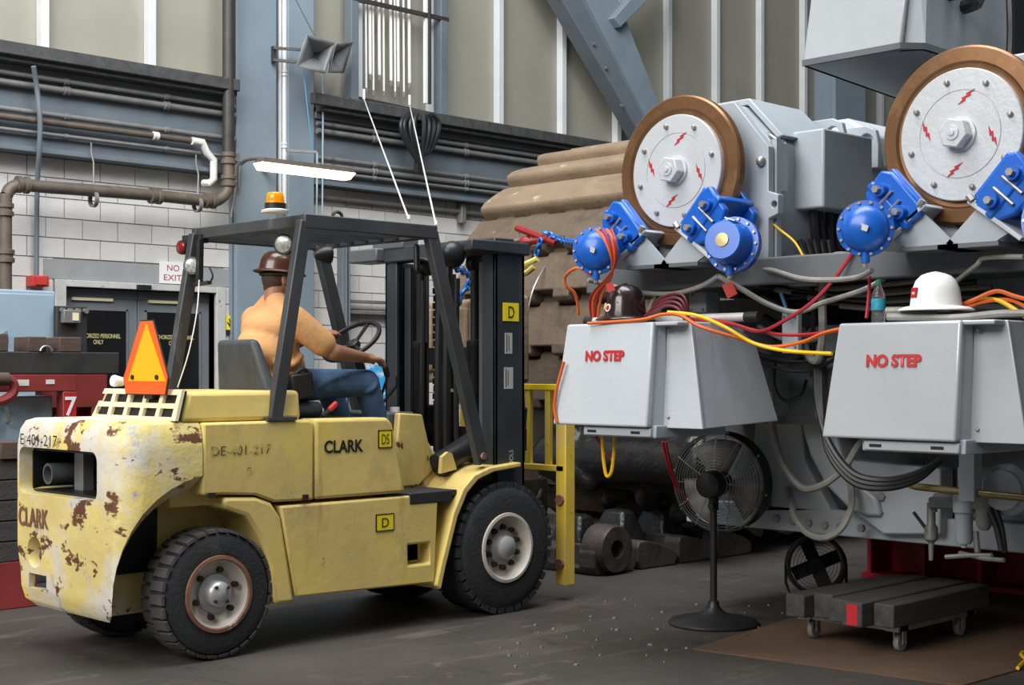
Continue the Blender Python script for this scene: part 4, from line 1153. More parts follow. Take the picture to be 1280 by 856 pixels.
def hand(b, wr, d, down, side):
    d, down, side = Vector(d).normalized(), Vector(down).normalized(), Vector(side).normalized()
    pc = wr + d * 0.05
    b.sph(pc, (0.05, 0.05, 0.05), 8, 6) if False else b.capsule(wr, wr + d * 0.03, 0.03, 0.032)
    for i in range(4):
        root = wr + d * 0.085 + side * (0.033 - 0.022 * i)
        b.capsule(wr + d * 0.015 + side * (0.02 - 0.013 * i), root, 0.017, 0.0135, 10)
        ln = (0.034, 0.04, 0.037, 0.028)[i]
        m1 = root + d * ln * 0.85 + down * ln * 0.5
        m2 = m1 + d * ln * 0.3 + down * ln * 0.75
        b.capsule(root, m1, 0.0125, 0.011, 10)
        b.capsule(m1, m2, 0.011, 0.0095, 10)
    t0 = wr + d * 0.03 + side * 0.035
    t1 = t0 + d * 0.035 + side * 0.02 + down * 0.02
    b.capsule(wr + d * 0.015, t0, 0.017, 0.015, 10)
    b.capsule(t0, t1, 0.0145, 0.012, 10)
    b.capsule(t1, t1 + d * 0.03 + down * 0.012, 0.012, 0.0095, 10)


hand(b, WRR, (0.9, -0.05, -0.05), (0.15, 0, -1), (0.05, 1, 0.1))
hand(b, WRL, (0.75, -0.25, 0.2), (0.5, -0.3, -0.8), (0.1, -1, 0.1))
obj('body', blend(b, 0.0065, 4), T['skin'], pr, smooth=180)
# t-shirt
s_ = MB()
s_.sph((4.905, 7.0, 1.755), (0.165, 0.21, 0.13), 18, 12)
s_.sph((4.875, 7.0, 1.60), (0.185, 0.205, 0.21), 18, 12)
s_.sph((4.90, 7.0, 1.47), (0.2, 0.20, 0.15), 18, 12)
s_.sph((4.94, 7.0, 1.53), (0.17, 0.17, 0.15), 18, 12)
s_.capsule(SHR + Vector((-0.01, 0.02, 0)), SHL + Vector((-0.01, -0.02, 0)), 0.088, 0.088)
s_.capsule((4.90, 6.92, 1.82), (4.925, 6.97, 1.90), 0.09, 0.075)
s_.capsule((4.90, 7.08, 1.82), (4.925, 7.03, 1.90), 0.09, 0.075)
for sh, el in ((SHR, ELR), (SHL, ELL)):
    s_.capsule(sh, sh.lerp(el, 0.72), 0.086, 0.079)
s_.tube([(4.75, 6.86, 1.44), (4.86, 6.80, 1.45), (4.98, 6.83, 1.47)], 0.03, 8, sm=3)
s_.tube([(4.80, 6.82, 1.55), (4.9, 6.79, 1.54), (5.0, 6.83, 1.60)], 0.02, 8, sm=3)
obj('shirt', blend(s_, 0.011, 5), T['shirt'], pr, smooth=180)
# jeans
j = MB()
j.sph((4.86, 7.0, 1.40), (0.17, 0.2, 0.1), 16, 10)
for hp, kn, an in ((HIP + Vector((0, -0.1, 0)), KNR, ANR), (HIP + Vector((0, 0.1, 0)), KNL, ANL)):
    j.capsule(hp, kn, 0.105, 0.083)
    j.capsule(kn, kn.lerp(an, 0.93), 0.083, 0.064)
    j.tube([kn + Vector((-0.05, -0.06, -0.06)), kn + Vector((0.0, -0.085, -0.03)), kn + Vector((0.05, -0.05, 0.03))], 0.014, 6, sm=3)
    j.tube([hp.lerp(kn, 0.3) + Vector((0, -0.09, -0.03)), hp.lerp(kn, 0.5) + Vector((0, -0.092, 0.03)), hp.lerp(kn, 0.7) + Vector((0, -0.08, 0.05))], 0.014, 6, sm=3)
obj('jeans', blend(j, 0.011, 4), T['jeans'], pr, smooth=180)
for an in (ANR, ANL):
    f = MB()
    f.capsule(an + Vector((0, 0, 0.02)), an + Vector((0.0, 0, -0.06)), 0.056, 0.055)
    f.capsule(an + Vector((-0.01, 0, -0.08)), an + Vector((0.14, -0.02, -0.06)), 0.05, 0.046)
    f.capsule(an + Vector((0.05, 0, -0.07)), an + Vector((0.19, -0.02, -0.065)), 0.05, 0.043)
    bo = obj('boot', blend(f, 0.009, 4), T['boot'], pr, smooth=180)
    so = MB()
    out = [(-0.07, -0.035), (-0.07, 0.035), (0.02, 0.045), (0.14, 0.04), (0.225, 0.01), (0.225, -0.03), (0.14, -0.062), (0.02, -0.05)]
    so.prism([an + Vector((x, y_, -0.155 + 0.08 * max(0, x))) for x, y_ in out], (0, 0, 0.05))
    obj('boot_sole', so, T['black'], bo, 0.008)
# hair under the hat
hh = MB()
hh.sph(HD + hrot @ Vector((-0.025, 0, 0.005)), (0.088, 0.083, 0.09), 16, 10)
hh.sph(HD + hrot @ Vector((-0.045, 0, -0.05)), (0.055, 0.062, 0.05), 14, 8)
obj('hair', blend(hh, 0.009, 3), T['hair'], pr, smooth=180)


def full_brim_hat(name, c, rot, mat, parent, brim=0.055, k=1.0, kz=1.0):
    """dome with ridges and a brim all round, as one shell"""
    vs, fs = [], []
    N, lv = 36, [(1.0, 0.0), (0.985, 0.3), (0.93, 0.55), (0.8, 0.78), (0.6, 0.92), (0.35, 0.985), (0.12, 1.0)]
    rows = [(1.0 + brim / 0.11, -0.10), (1.0 + brim / 0.11 * 0.93, -0.06), (1.0 + brim / 0.11 * 0.5, 0.0), (1.04, 0.03)] + lv[1:]
    for sc_, h_ in rows:
        for i in range(N):
            a = 2 * PI * i / N
            rid = 1 + 0.02 * (abs(math.sin(a)) < 0.2) * (h_ > 0.2)
            v = Vector((0.128 * sc_ * math.cos(a) * (1.04 if h_ <= 0 and math.cos(a) > 0 else 1), 0.108 * sc_ * math.sin(a), 0.125 * h_ * rid * kz)) * k
            vs.append(c + rot @ v)
    for j in range(len(rows) - 1):
        for i in range(N):
            fs.append((j * N + i, j * N + (i + 1) % N, (j + 1) * N + (i + 1) % N, (j + 1) * N + i))
    fs.append([(len(rows) - 1) * N + i for i in range(N)])
    mb = MB().add(vs, fs)
    o = obj(name, mb, mat, parent, smooth=60)
    m = o.modifiers.new('shell', 'SOLIDIFY')
    m.thickness, m.offset = 0.006, 0
    rg = MB()
    for off in (-0.022, 0, 0.022):
        pts = [c + rot @ (Vector((0.131 * math.cos(t), off, (0.122 * math.sin(t) + 0.006) * kz)) * k) for t in [PI * (0.12 + 0.76 * i / 12) for i in range(13)]]
        if off == 0:
            obj('hat_ridge', MB().tube(pts, 0.007, 6), mat, o)
    return o


ht = full_brim_hat('hard_hat', HD + Vector((-0.005, 0, 0.045)), Matrix.Rotation(R(-14), 3, 'Z') @ Matrix.Rotation(R(5), 3, 'Y'), T['hatbrown'], pr, 0.035, 0.93)
obj('hat_strap', MB().tube([HD + hrot @ Vector((0.115 * math.cos(a), 0.095 * math.sin(a), 0.03)) for a in [2 * PI * i / 20 for i in range(20)]], 0.012, 6, closed=True), T['black'], ht)
pz = Vector((4.93, 6.755, 1.42))
pc_ = obj('radio_pouch', MB().obox(pz, (0.075, 0, 0.01), (0, 0.04, 0), (-0.01, 0, 0.075)), T['black'], pr, 0.015, seg=3)
obj('pouch_strap', MB().tube([pz + Vector((-0.05, -0.02, 0.07)), pz + Vector((0, -0.03, 0.1)), pz + Vector((0.05, -0.02, 0.07))], 0.012, 6, sm=3), T['blackmatt'], pc_)
obj('belt', MB().tube([(4.87 + 0.20 * math.cos(a), 7.0 + 0.215 * math.sin(a), 1.42 + 0.01 * math.cos(a)) for a in [2 * PI * i / 24 for i in range(24)]], 0.017, 6, closed=True), T['black'], pr)
#DRIVER_END

# ------------------------------------------------------------------ crawler track wrapping round behind the forklift
RT, XC, ZC = 1.70, 10.28, 1.87
TY0, TY1 = 7.2, 9.45
TW = TY1 - TY0
trk = thing('crawler_track', 'huge mud brown crawler track of wide steel shoes curving up behind the mast', 'crawler track', (XC, (TY0 + TY1) / 2, 0))
prof = [(-0.235, -0.08), (-0.238, 0.03), (-0.215, 0.07), (-0.14, 0.075), (-0.02, 0.05), (0.12, 0.01), (0.21, -0.035), (0.238, -0.09), (0.2, -0.14), (-0.2, -0.14)]
pk = []
for k in range(5):
    yy = -TW / 2 + 0.28 + k * 0.42
    pk.append(MB().obox((-0.215, yy, 0.0), (0.06, 0, 0), (0, 0.12, 0), (0, 0, 0.09)))
    pk.append(MB().obox((0.225, yy + 0.21, -0.02), (0.05, 0, 0), (0, 0.1, 0), (0, 0, 0.09)))
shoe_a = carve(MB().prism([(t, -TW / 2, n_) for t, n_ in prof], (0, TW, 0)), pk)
mbp = MB().prism([(t, -TW / 2, n_) for t, n_ in prof], (0, TW, 0))
shoe_b = bpy.data.meshes.new('track_shoe')
shoe_b.from_pydata(mbp.v, [], mbp.f)
bm = bmesh.new()
bm.from_mesh(shoe_b)
bmesh.ops.recalc_face_normals(bm, faces=bm.faces)
bm.to_mesh(shoe_b)
bm.free()
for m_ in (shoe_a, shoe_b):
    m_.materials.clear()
    m_.materials.append(T['shoe'] if m_ is shoe_b else T['shoeshaded'])
shoe_c = shoe_a.copy()
shoe_c.materials.clear()
shoe_c.materials.append(T['greasebrown'])


def put_shoe(mesh, x, y, z, ang, parent):
    o = bpy.data.objects.new('track_shoe', mesh)
    o.parent = parent
    o.location = Vector((x, y, z)) - ORG[parent]
    o.rotation_euler = (0, ang, 0)
    b_ = o.modifiers.new('bevel', 'BEVEL')
    b_.width, b_.segments, b_.limit_method, b_.angle_limit = 0.018, 2, 'ANGLE', R(30)
    COL.objects.link(o)
    return o


YM = (TY0 + TY1) / 2
step = 15.0
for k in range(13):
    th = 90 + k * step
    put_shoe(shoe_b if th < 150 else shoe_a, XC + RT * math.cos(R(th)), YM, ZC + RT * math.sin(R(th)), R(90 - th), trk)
for k in range(1, 9):
    put_shoe(shoe_b, XC + 0.46 * k, YM, ZC + RT, 0, trk)
for k in range(1, 9):
    put_shoe(shoe_c, XC + 0.46 * k, YM, ZC - RT, PI, trk)
obj('drive_sprocket', MB().lathe((XC, TY0 + 0.25, ZC), (0, 1, 0), [(0.2, -0.1), (0.5, -0.1), (0.55, 0.0), (1.3, 0.02), (1.42, 0.1), (1.42, TW - 0.6), (1.3, TW - 0.5)], 40), T['grease'], trk)
obj('sprocket_hub', MB().lathe((XC, TY0 - 0.25, ZC), (0, 1, 0), [(0.0, 0), (0.3, 0.02), (0.36, 0.1), (0.4, 0.42)], 24), T['grease'], trk)
for k in range(5):
    obj('track_roller', MB().lathe((9.75 + 0.75 * k, TY0 - 0.3, 0.62), (0, 1, 0), [(0.08, 0), (0.26, 0.02), (0.3, 0.1), (0.3, 0.5), (0.24, 0.55), (0.24, 1.2)], 24), T['grease'], trk)
rnd = random.Random(3)
gc = MB()
for k in range(60):
    p = Vector((8.62 + rnd.random() * 0.7, 6.75 + rnd.random() * 1.5, 0.5 + rnd.random() * 0.65))
    q = p + Vector((rnd.uniform(-.12, .12), 0.1, rnd.uniform(-.28, .28)))
    gc.capsule(p, q, rnd.uniform(0.05, 0.13), rnd.uniform(0.05, 0.12), 10)
gc.box(8.75, 9.4, 6.85, 8.4, 0.55, 1.1).cyl((8.72, 6.72, 0.8), (8.72, 8.45, 0.8), 0.2)
obj('greasy_casting', blend(gc, 0.028, 2), T['grease'], trk, smooth=180)
obj('roller_frame', MB().box(9.3, 13.6, TY0 - 0.28, TY0 + 0.3, 0.85, 1.35), T['grease'], trk, 0.03)
# shoes laid out flat on the floor in front of the track
for k in range(4):
    lab = ['foremost greasy track shoe lying flat on the floor', 'second greasy track shoe on the floor behind the foremost one', 'third greasy track shoe on the floor, before the last one', 'last greasy track shoe on the floor, under the big curve'][k]
    e = thing('loose_track_shoe', lab, 'track shoe', (8.06 + 0.49 * k, YM - 0.1, 0), 'track shoes laid on the floor')
    put_shoe(shoe_c, 8.06 + 0.49 * k, YM - 0.1, 0.142, 0, e)
    x = 8.06 + 0.49 * k
    if k == 0:
        obj('pin_lug', MB().lathe((x - 0.05, TY0 - 0.16, 0.19), (0, 1, 0), [(0.07, 0), (0.17, 0.0), (0.18, 0.03), (0.18, 0.2), (0.07, 0.2)], 22, True), T['greasebrown'], e)
    obj('guide_lug', MB().hexa([(x - 0.16, TY0 + 0.12, 0.16), (x + 0.16, TY0 + 0.12, 0.16), (x + 0.16, TY0 + 0.5, 0.16), (x - 0.16, TY0 + 0.5, 0.16), (x - 0.07, TY0 + 0.2, 0.42), (x + 0.07, TY0 + 0.2, 0.42), (x + 0.07, TY0 + 0.4, 0.42), (x - 0.07, TY0 + 0.4, 0.42)]), T['grease'], e, 0.03)
# one shoe slung upright in front of the mast, with chain
hx = 7.26
hs_ = thing('slung_track_shoe', 'brown track shoe slung by blue chain in front of the forklift mast', 'track shoe', (hx, 7.9, 1.55))
sh = MB().prism([(hx, 7.36, 1.42), (hx, 8.62, 1.42), (hx, 8.78, 1.50), (hx, 8.78, 1.60), (hx, 8.60, 2.02), (hx, 7.36, 2.06)], (0.16, 0, 0))
obj('shoe_plate', sh, T['shoe'], hs_, 0.03, seg=3)
for yy in (7.5, 7.9, 8.3):
    obj('shoe_rib', MB().box(hx - 0.04, hx + 0.01, yy - 0.06, yy + 0.06, 1.5, 1.98), T['shoe'], hs_, 0.02)


def chain(name, label, pts, mat, link=0.045, r=0.008, parent=None):
    P = smooth_path(pts, 24)
    acc, out, last = 0, [P[0]], P[0]
    for p in P[1:]:
        if (p - out[-1]).length >= link * 0.72:
            out.append(p)
    if parent is None:
        t = thing(name, label, 'chain', min(out, key=lambda p: p.z))
    else:
        t = parent
    for i in range(len(out) - 1):
        a, b_ = out[i], out[i + 1]
        d, u, v = frame_of(b_ - a)
        if i % 2:
            u, v = v, u
        c = (a + b_) / 2
        h_, w_ = link * 0.5, link * 0.3
        ring = [c + d * h_ * math.cos(q) + u * w_ * math.sin(q) for q in [2 * PI * j / 12 for j in range(12)]]
        obj('chain_link', MB().tube(ring, r, 5, closed=True), mat, t)
    return t


chain('sling_chain', None, [Vector((6.5, 7.3, 2.25)), AX(589, 345, 7.2), AX(584, 358, 7.18), AX(574, 372, 7.15), AX(571, 385, 7.2)], T['chainblue'], 0.07, 0.014, hs_)

# load binder with blue chain and hook, hung before the track
bx = 6.75
lbn = thing('chain_binder', 'red lever chain binder hanging with blue chain left of the brake actuator', 'binder', AX(668, 305, bx))
obj('lever', MB().tube([AX(646, 285, bx), AX(662, 291, bx), AX(695, 304, bx)], 0.022, 8), T['binderred'], lbn)
obj('barrel', MB().lathe(AX(652, 303, bx), AX(693, 298, bx) - AX(652, 303, bx), [(0.02, 0), (0.04, 0.02), (0.04, 0.06), (0.024, 0.08), (0.024, 0.25)], 12), T['binderred'], lbn)
obj('pull_wire', MB().tube([AX(648, 288, bx), AX(649, 300, bx)], 0.006, 5), T['galv'], lbn)
chain('anchor_chain', 'blue chain running from the binder to the brake actuator', [AX(680, 290, bx), AX(695, 297, bx), AX(710, 302, bx - 0.1), AX(728, 303, 6.3)], T['chainblue'], 0.05, 0.0095)
chain('hook_chain', 'short blue chain hanging from the binder with a yellow hook', [AX(676, 299, bx - 0.03), AX(672, 312, bx - 0.03), AX(668, 325, bx - 0.03)], T['chainblue'], 0.05, 0.0095)
tag(obj('grab_hook', MB().tube([AX(672, 323, bx - 0.03), AX(664, 327, bx - 0.03), AX(656, 331, bx - 0.03), AX(653, 339, bx - 0.03), AX(658, 341, bx - 0.03), AX(668, 333, bx - 0.03)], 0.02, 8, sm=4), T['hookyellow']), 'yellow grab hook on the end of the blue chain', 'hook')
tag(obj('safety_wire', MB().tube([AX(690, 322, 8.9), AX(680, 335, 8.6), AX(667, 360, 8.4), AX(660, 390, 8.35), AX(659, 431, 8.4)], 0.006, 5, sm=5), T['galv']), 'thin silver wire hanging over the brown track shoes', 'wire')

# ------------------------------------------------------------------ crawler drive: truck frame
tf = thing('truck_frame', 'big grey steel drive frame of the crawler', 'frame', (9, 3.8, 0.55))
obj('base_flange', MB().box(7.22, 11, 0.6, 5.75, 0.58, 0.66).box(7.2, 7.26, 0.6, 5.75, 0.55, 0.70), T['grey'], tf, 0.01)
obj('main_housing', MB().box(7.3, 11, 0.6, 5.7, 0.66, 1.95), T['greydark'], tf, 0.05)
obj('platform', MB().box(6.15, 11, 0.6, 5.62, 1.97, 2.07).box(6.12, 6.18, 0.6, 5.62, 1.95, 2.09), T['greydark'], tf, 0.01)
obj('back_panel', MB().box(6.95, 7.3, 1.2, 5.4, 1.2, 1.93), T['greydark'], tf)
arc = [AX(*p, 7.08) for p in ((996, 440), (1000, 480), (1003, 540), (1012, 570), (1030, 605), (1062, 638), (1082, 645), (1100, 645), (1095, 622), (1070, 600), (1052, 570), (1043, 535), (1036, 480), (1032, 440))]
obj('curved_casting', MB().prism(arc, (0.24, 0, 0)), T['grey'], tf, 0.02, seg=3)
obj('side_plate', MB().prism([AX(*p, 7.12) for p in ((1062, 575), (1175, 585), (1175, 668), (1104, 668), (1068, 642))], (0.15, 0, 0)), T['grey'], tf, 0.012)
obj('web_plate', MB().prism([AX(*p, 7.2) for p in ((945, 470), (1000, 470), (1005, 575), (1040, 640), (940, 640))], (0.1, 0, 0)), T['grey'], tf, 0.012)
for q in ((972, 648), (992, 651), (1012, 653), (1032, 656), (1052, 658), (1078, 660), (1100, 640), (1103, 620)):
    p = AX(*q, 7.2 if q[0] < 1070 else 7.12)
    obj('flange_bolt', MB().cyl(p, p - Vector((0.025, 0, 0)), 0.024, n=6), T['bolt'], tf)
for yy in (5.15, 4.05, 2.4):
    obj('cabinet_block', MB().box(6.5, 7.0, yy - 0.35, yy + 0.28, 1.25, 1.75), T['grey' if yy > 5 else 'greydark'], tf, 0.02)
obj('post', MB().obox(AX(1213, 585, 6.6), (0.04, 0, 0), (0, 0.04, 0), (0, 0, 0.16)), T['grey'], tf)
obj('hose_port', MB().lathe(AX(1258, 612, 6.75), (-1, 0, 0), [(0.13, -0.2), (0.13, 0), (0.1, 0.02), (0.1, 0.05)], 20), T['grey'], tf)
obj('drain_plug', MB().lathe(AX(962, 622, 7.25), (-1, 0, -0.2), [(0.04, 0), (0.04, 0.05), (0.06, 0.06), (0.06, 0.1)], 12), T['brass'], tf)

# boxes, conduit fittings and valves cluttering the gap between the motors and the covers
def fitting(name, label, cat, q, x, hw, mat, parts=()):
    c = AX(*q, x)
    t = thing(name, label, cat, c - Vector((0, 0, hw[2])))
    obj('body', MB().obox(c, (hw[0], 0, 0), (0, hw[1], 0), (0, 0, hw[2])), mat, t, 0.006)
    for k in range(4):
        p = c + Vector((-hw[0], hw[1] * (0.7 if k % 2 else -0.7), hw[2] * (0.7 if k < 2 else -0.7)))
        obj('screw', MB().cyl(p, p - Vector((0.01, 0, 0)), 0.009, n=6), T['bolt'], t)
    return t


fitting('terminal_box', 'small pale grey terminal box under the motor beside the yellow cord', 'box', (970, 312), 6.5, (0.06, 0.05, 0.06), T['grey'])
fitting('terminal_box', 'grey valve block over the crossing grey hoses', 'box', (1000, 338), 6.45, (0.06, 0.07, 0.08), T['greydark'])
fitting('terminal_box', 'pale grey junction box behind the two crossing grey hoses', 'box', (1010, 348), 6.4, (0.05, 0.085, 0.04), T['grey'])
fitting('terminal_box', 'grey bracket box below the red hanging tag', 'box', (880, 378), 6.4, (0.06, 0.06, 0.06), T['grey'])
fitting('terminal_box', 'white upright plate hanging among the hoses between both covers', 'plate', (990, 415), 6.3, (0.02, 0.05, 0.11), T['greylight'])
fitting('terminal_box', 'grey conduit box between the two covers with a hose below', 'box', (964, 467), 6.85, (0.05, 0.05, 0.085), T['grey'])
fitting('terminal_box', 'grey panel on the frame behind the white hard hat', 'panel', (1245, 365), 6.9, (0.05, 0.2, 0.11), T['grey'])


def motor(dy, which):
    y0 = 4.867 + dy
    z0 = 2.575
    t = thing('drive_motor', 'grey electric drive motor with lifting lugs ' + which, 'motor', (6.9, y0, 2.07))
    # housing: eight sided
    oc = [(y0 + 0.44 * math.cos(R(22.5 + 45 * i)) / math.cos(R(22.5)), z0 + 0.38 * math.sin(R(22.5 + 45 * i)) / math.cos(R(22.5))) for i in range(8)]
    oc = [(y0 + 0.42, 2.08), (y0 + 0.42, z0 + 0.2), (y0 + 0.2, z0 + 0.36), (y0 - 0.2, z0 + 0.36), (y0 - 0.42, z0 + 0.14), (y0 - 0.42, 2.08)]
    obj('housing', MB().prism([(6.28, a, b_) for a, b_ in oc], (0.78, 0, 0)), T['grey'], t, 0.015)
    obj('top_cover', MB().prism([(6.36, a, b_ + 0.018) for a, b_ in ((y0 + 0.19, z0 + 0.35), (y0 - 0.21, z0 + 0.35), (y0 - 0.40, z0 + 0.15), (y0 - 0.44, z0 + 0.16), (y0 - 0.22, z0 + 0.385), (y0 + 0.19, z0 + 0.385))], (0.5, 0, 0)), T['grey'], t, 0.006)
    obj('end_bell', MB().lathe((7.06, y0, z0 - 0.02), (1, 0, 0), [(0.40, 0), (0.40, 0.5), (0.38, 0.56), (0.2, 0.64), (0.2, 0.8)], 32), T['grey'], t)
    obj('blower_cover', MB().prism([(7.35, a, b_) for a, b_ in ((y0 + 0.1, z0 + 0.3), (y0 + 0.08, z0 + 0.42), (y0 - 0.2, z0 + 0.42), (y0 - 0.40, z0 + 0.3), (y0 - 0.44, z0 + 0.1), (y0 + 0.1, z0 + 0.1))], (0.5, 0, 0)), T['greylight'], t, 0.02)
    # lifting lugs
    for xx in (6.95, 7.3):
        lug = carve(MB().prism([(xx, a, b_) for a, b_ in ((y0 - 0.44, z0 + 0.10), (y0 - 0.44, z0 + 0.24), (y0 - 0.42, z0 + 0.32), (y0 - 0.36, z0 + 0.35), (y0 - 0.2, z0 + 0.35), (y0 - 0.2, z0 + 0.1))], (0.04, 0, 0)), [MB().cyl((xx - 0.1, y0 - 0.36, z0 + 0.26), (xx + 0.1, y0 - 0.36, z0 + 0.26), 0.045)])
        obj('lifting_lug', lug, T['grey'], t, 0.005)
    # mounting face plate beside the disc
    fp = carve(MB().prism([(6.2, a, b_) for a, b_ in ((y0 - 0.30, 2.07), (y0 - 0.46, 2.07), (y0 - 0.46, 2.3), (y0 - 0.52, 2.32), (y0 - 0.52, 2.42), (y0 - 0.46, 2.44), (y0 - 0.46, z0 + 0.1), (y0 - 0.24, z0 + 0.36), (y0 + 0.2, z0 + 0.36), (y0 + 0.46, z0 + 0.2), (y0 + 0.46, 2.07))], (0.05, 0, 0)), [MB().cyl((6.1, y0 - 0.495, 2.37), (6.4, y0 - 0.495, 2.37), 0.018)])
    obj('face_plate', fp, T['grey'], t, 0.004)
    obj('face_channel', MB().box(6.26, 6.3, y0 - 0.47, y0 - 0.44, 2.07, 2.72).box(6.3, 6.36, y0 - 0.47, y0 - 0.43, 2.45, 2.7), T['grey'], t)
    tb_ = obj('terminal_box', MB().box(6.50, 6.98, y0 - 0.60, y0 - 0.36, 2.37, 2.79), T['grey'], t, 0.012)
    for zz in (2.66, 2.5):
        obj('box_latch', MB().box(6.49, 6.5, y0 - 0.40, y0 - 0.37, zz - 0.02, zz + 0.02), T['greylight'], tb_, 0.003)
    obj('shackle', MB().tube([(6.33, y0 - 0.36, z0 + 0.19), (6.30, y0 - 0.42, z0 + 0.16), (6.33, y0 - 0.46, z0 + 0.12), (6.38, y0 - 0.44, z0 + 0.13), (6.40, y0 - 0.38, z0 + 0.18)], 0.011, 7, closed=True, sm=3), T['galv'], t)
    obj('tie_cable', MB().tube([(6.4, y0 - 0.38, z0 + 0.18), (6.65, y0 - 0.405, z0 + 0.215), (6.95, y0 - 0.40, z0 + 0.25)], 0.009, 6, sm=5), T['cordblack'], t)
    for (xx, yy, zz) in ((6.19, y0 - 0.42, 2.6), (7.25, y0 - 0.41, 2.5), (7.1, y0 - 0.43, z0 + 0.18)):
        obj('eye_bolt', MB().sph((xx, yy, zz), 0.028, 10, 7), T['bolt'], t)
    for k in range(5):
        obj('motor_lead', MB().tube([(6.58 + 0.08 * k, y0 - 0.48 + 0.02 * (k % 2), 2.38), (6.62 + 0.07 * k, y0 - 0.47, 2.2), (6.7 + 0.07 * k, y0 - 0.44 - 0.02 * k, 2.0), (6.75 + 0.05 * k, y0 - 0.42, 1.75), (6.85, y0 - 0.4, 1.5)], 0.024, 7, sm=5), T['cordblack'], t)


motor(0, 'behind the rust ringed disc nearer the forklift')
motor(-1.645, 'behind the rust ringed disc under the overhead cover')


def bolt_decal(c, ang, mat, parent, k=1.0):
    pts = [(-0.042, -0.03), (0.0, -0.012), (-0.004, -0.002), (0.028, 0.01), (0.024, 0.019), (0.05, 0.04), (0.002, 0.022), (0.006, 0.012), (-0.022, 0.002), (-0.018, -0.008)]
    ca, sa = math.cos(ang), math.sin(ang)
    return obj('lightning_decal', MB().prism([Vector(c) + Vector((0, -(a * ca - b_ * sa) * k, (a * sa + b_ * ca) * k)) for a, b_ in pts], (-0.003, 0, 0)), mat, parent)


def disc(dy, which, pm):
    c = Vector((6.03, 4.872 + dy, 2.575))
    t = thing('brake_disc', 'large rust brown brake disc with pale centre plate ' + which, 'brake disc', c - Vector((0, 0, 0.405)))
    ax = (-1, 0, 0)
    obj('friction_ring', MB().lathe(c, ax, [(0.20, -0.06), (0.395, -0.06), (0.405, -0.05), (0.405, -0.01), (0.395, 0.0), (0.335, 0.002), (0.325, -0.012), (0.29, -0.016), (0.2, -0.016)], 64, True), T['disc'], t, smooth=30)
    pl = obj('centre_plate', MB().lathe(c, ax, [(0.0, -0.03), (0.30, -0.03), (0.30, 0.012), (0.296, 0.016), (0.203, 0.016), (0.201, 0.012), (0.197, 0.012), (0.195, 0.017), (0.0, 0.017)], 64), pm, t, smooth=30)
    hx_ = Matrix.Rotation(R(12), 3, 'X')
    hub = MB().lathe(c, ax, [(0.082, 0.015), (0.08, 0.03), (0.06, 0.032)], 32)
    obj('hub_washer', hub, T['plate'], t)
    hexp = [c + hx_ @ Vector((-0.03, 0.072 * math.cos(R(60 * i)), 0.072 * math.sin(R(60 * i)))) for i in range(6)]
    obj('hub_nut', MB().prism(hexp, (-0.06, 0, 0)), T['plate'], t, 0.006)
    obj('hub_cap', MB().lathe(c, ax, [(0.035, 0.09), (0.033, 0.096), (0.016, 0.097), (0.014, 0.102), (0, 0.103)], 20), T['plate'], t)
    for k in range(8):
        a = R(22.5 + 45 * k + 8)
        p = c + Vector((-0.014, 0.25 * math.cos(a), 0.25 * math.sin(a)))
        obj('plate_bolt', MB().lathe(p, ax, [(0.014, 0), (0.014, 0.014), (0.009, 0.02), (0, 0.021)], 8), T['bolt'], t)
    for k in range(4):
        a = R(80 + 90 * k)
        bolt_decal(c + Vector((-0.0175, -0.165 * math.cos(a), 0.165 * math.sin(a))), 0 if k % 2 == 0 else R(75), T['signred'], t, 0.9)
    return t


disc(0, 'nearer the forklift', T['plate'])
disc(-1.645, 'under the overhead cover', T['plate'])


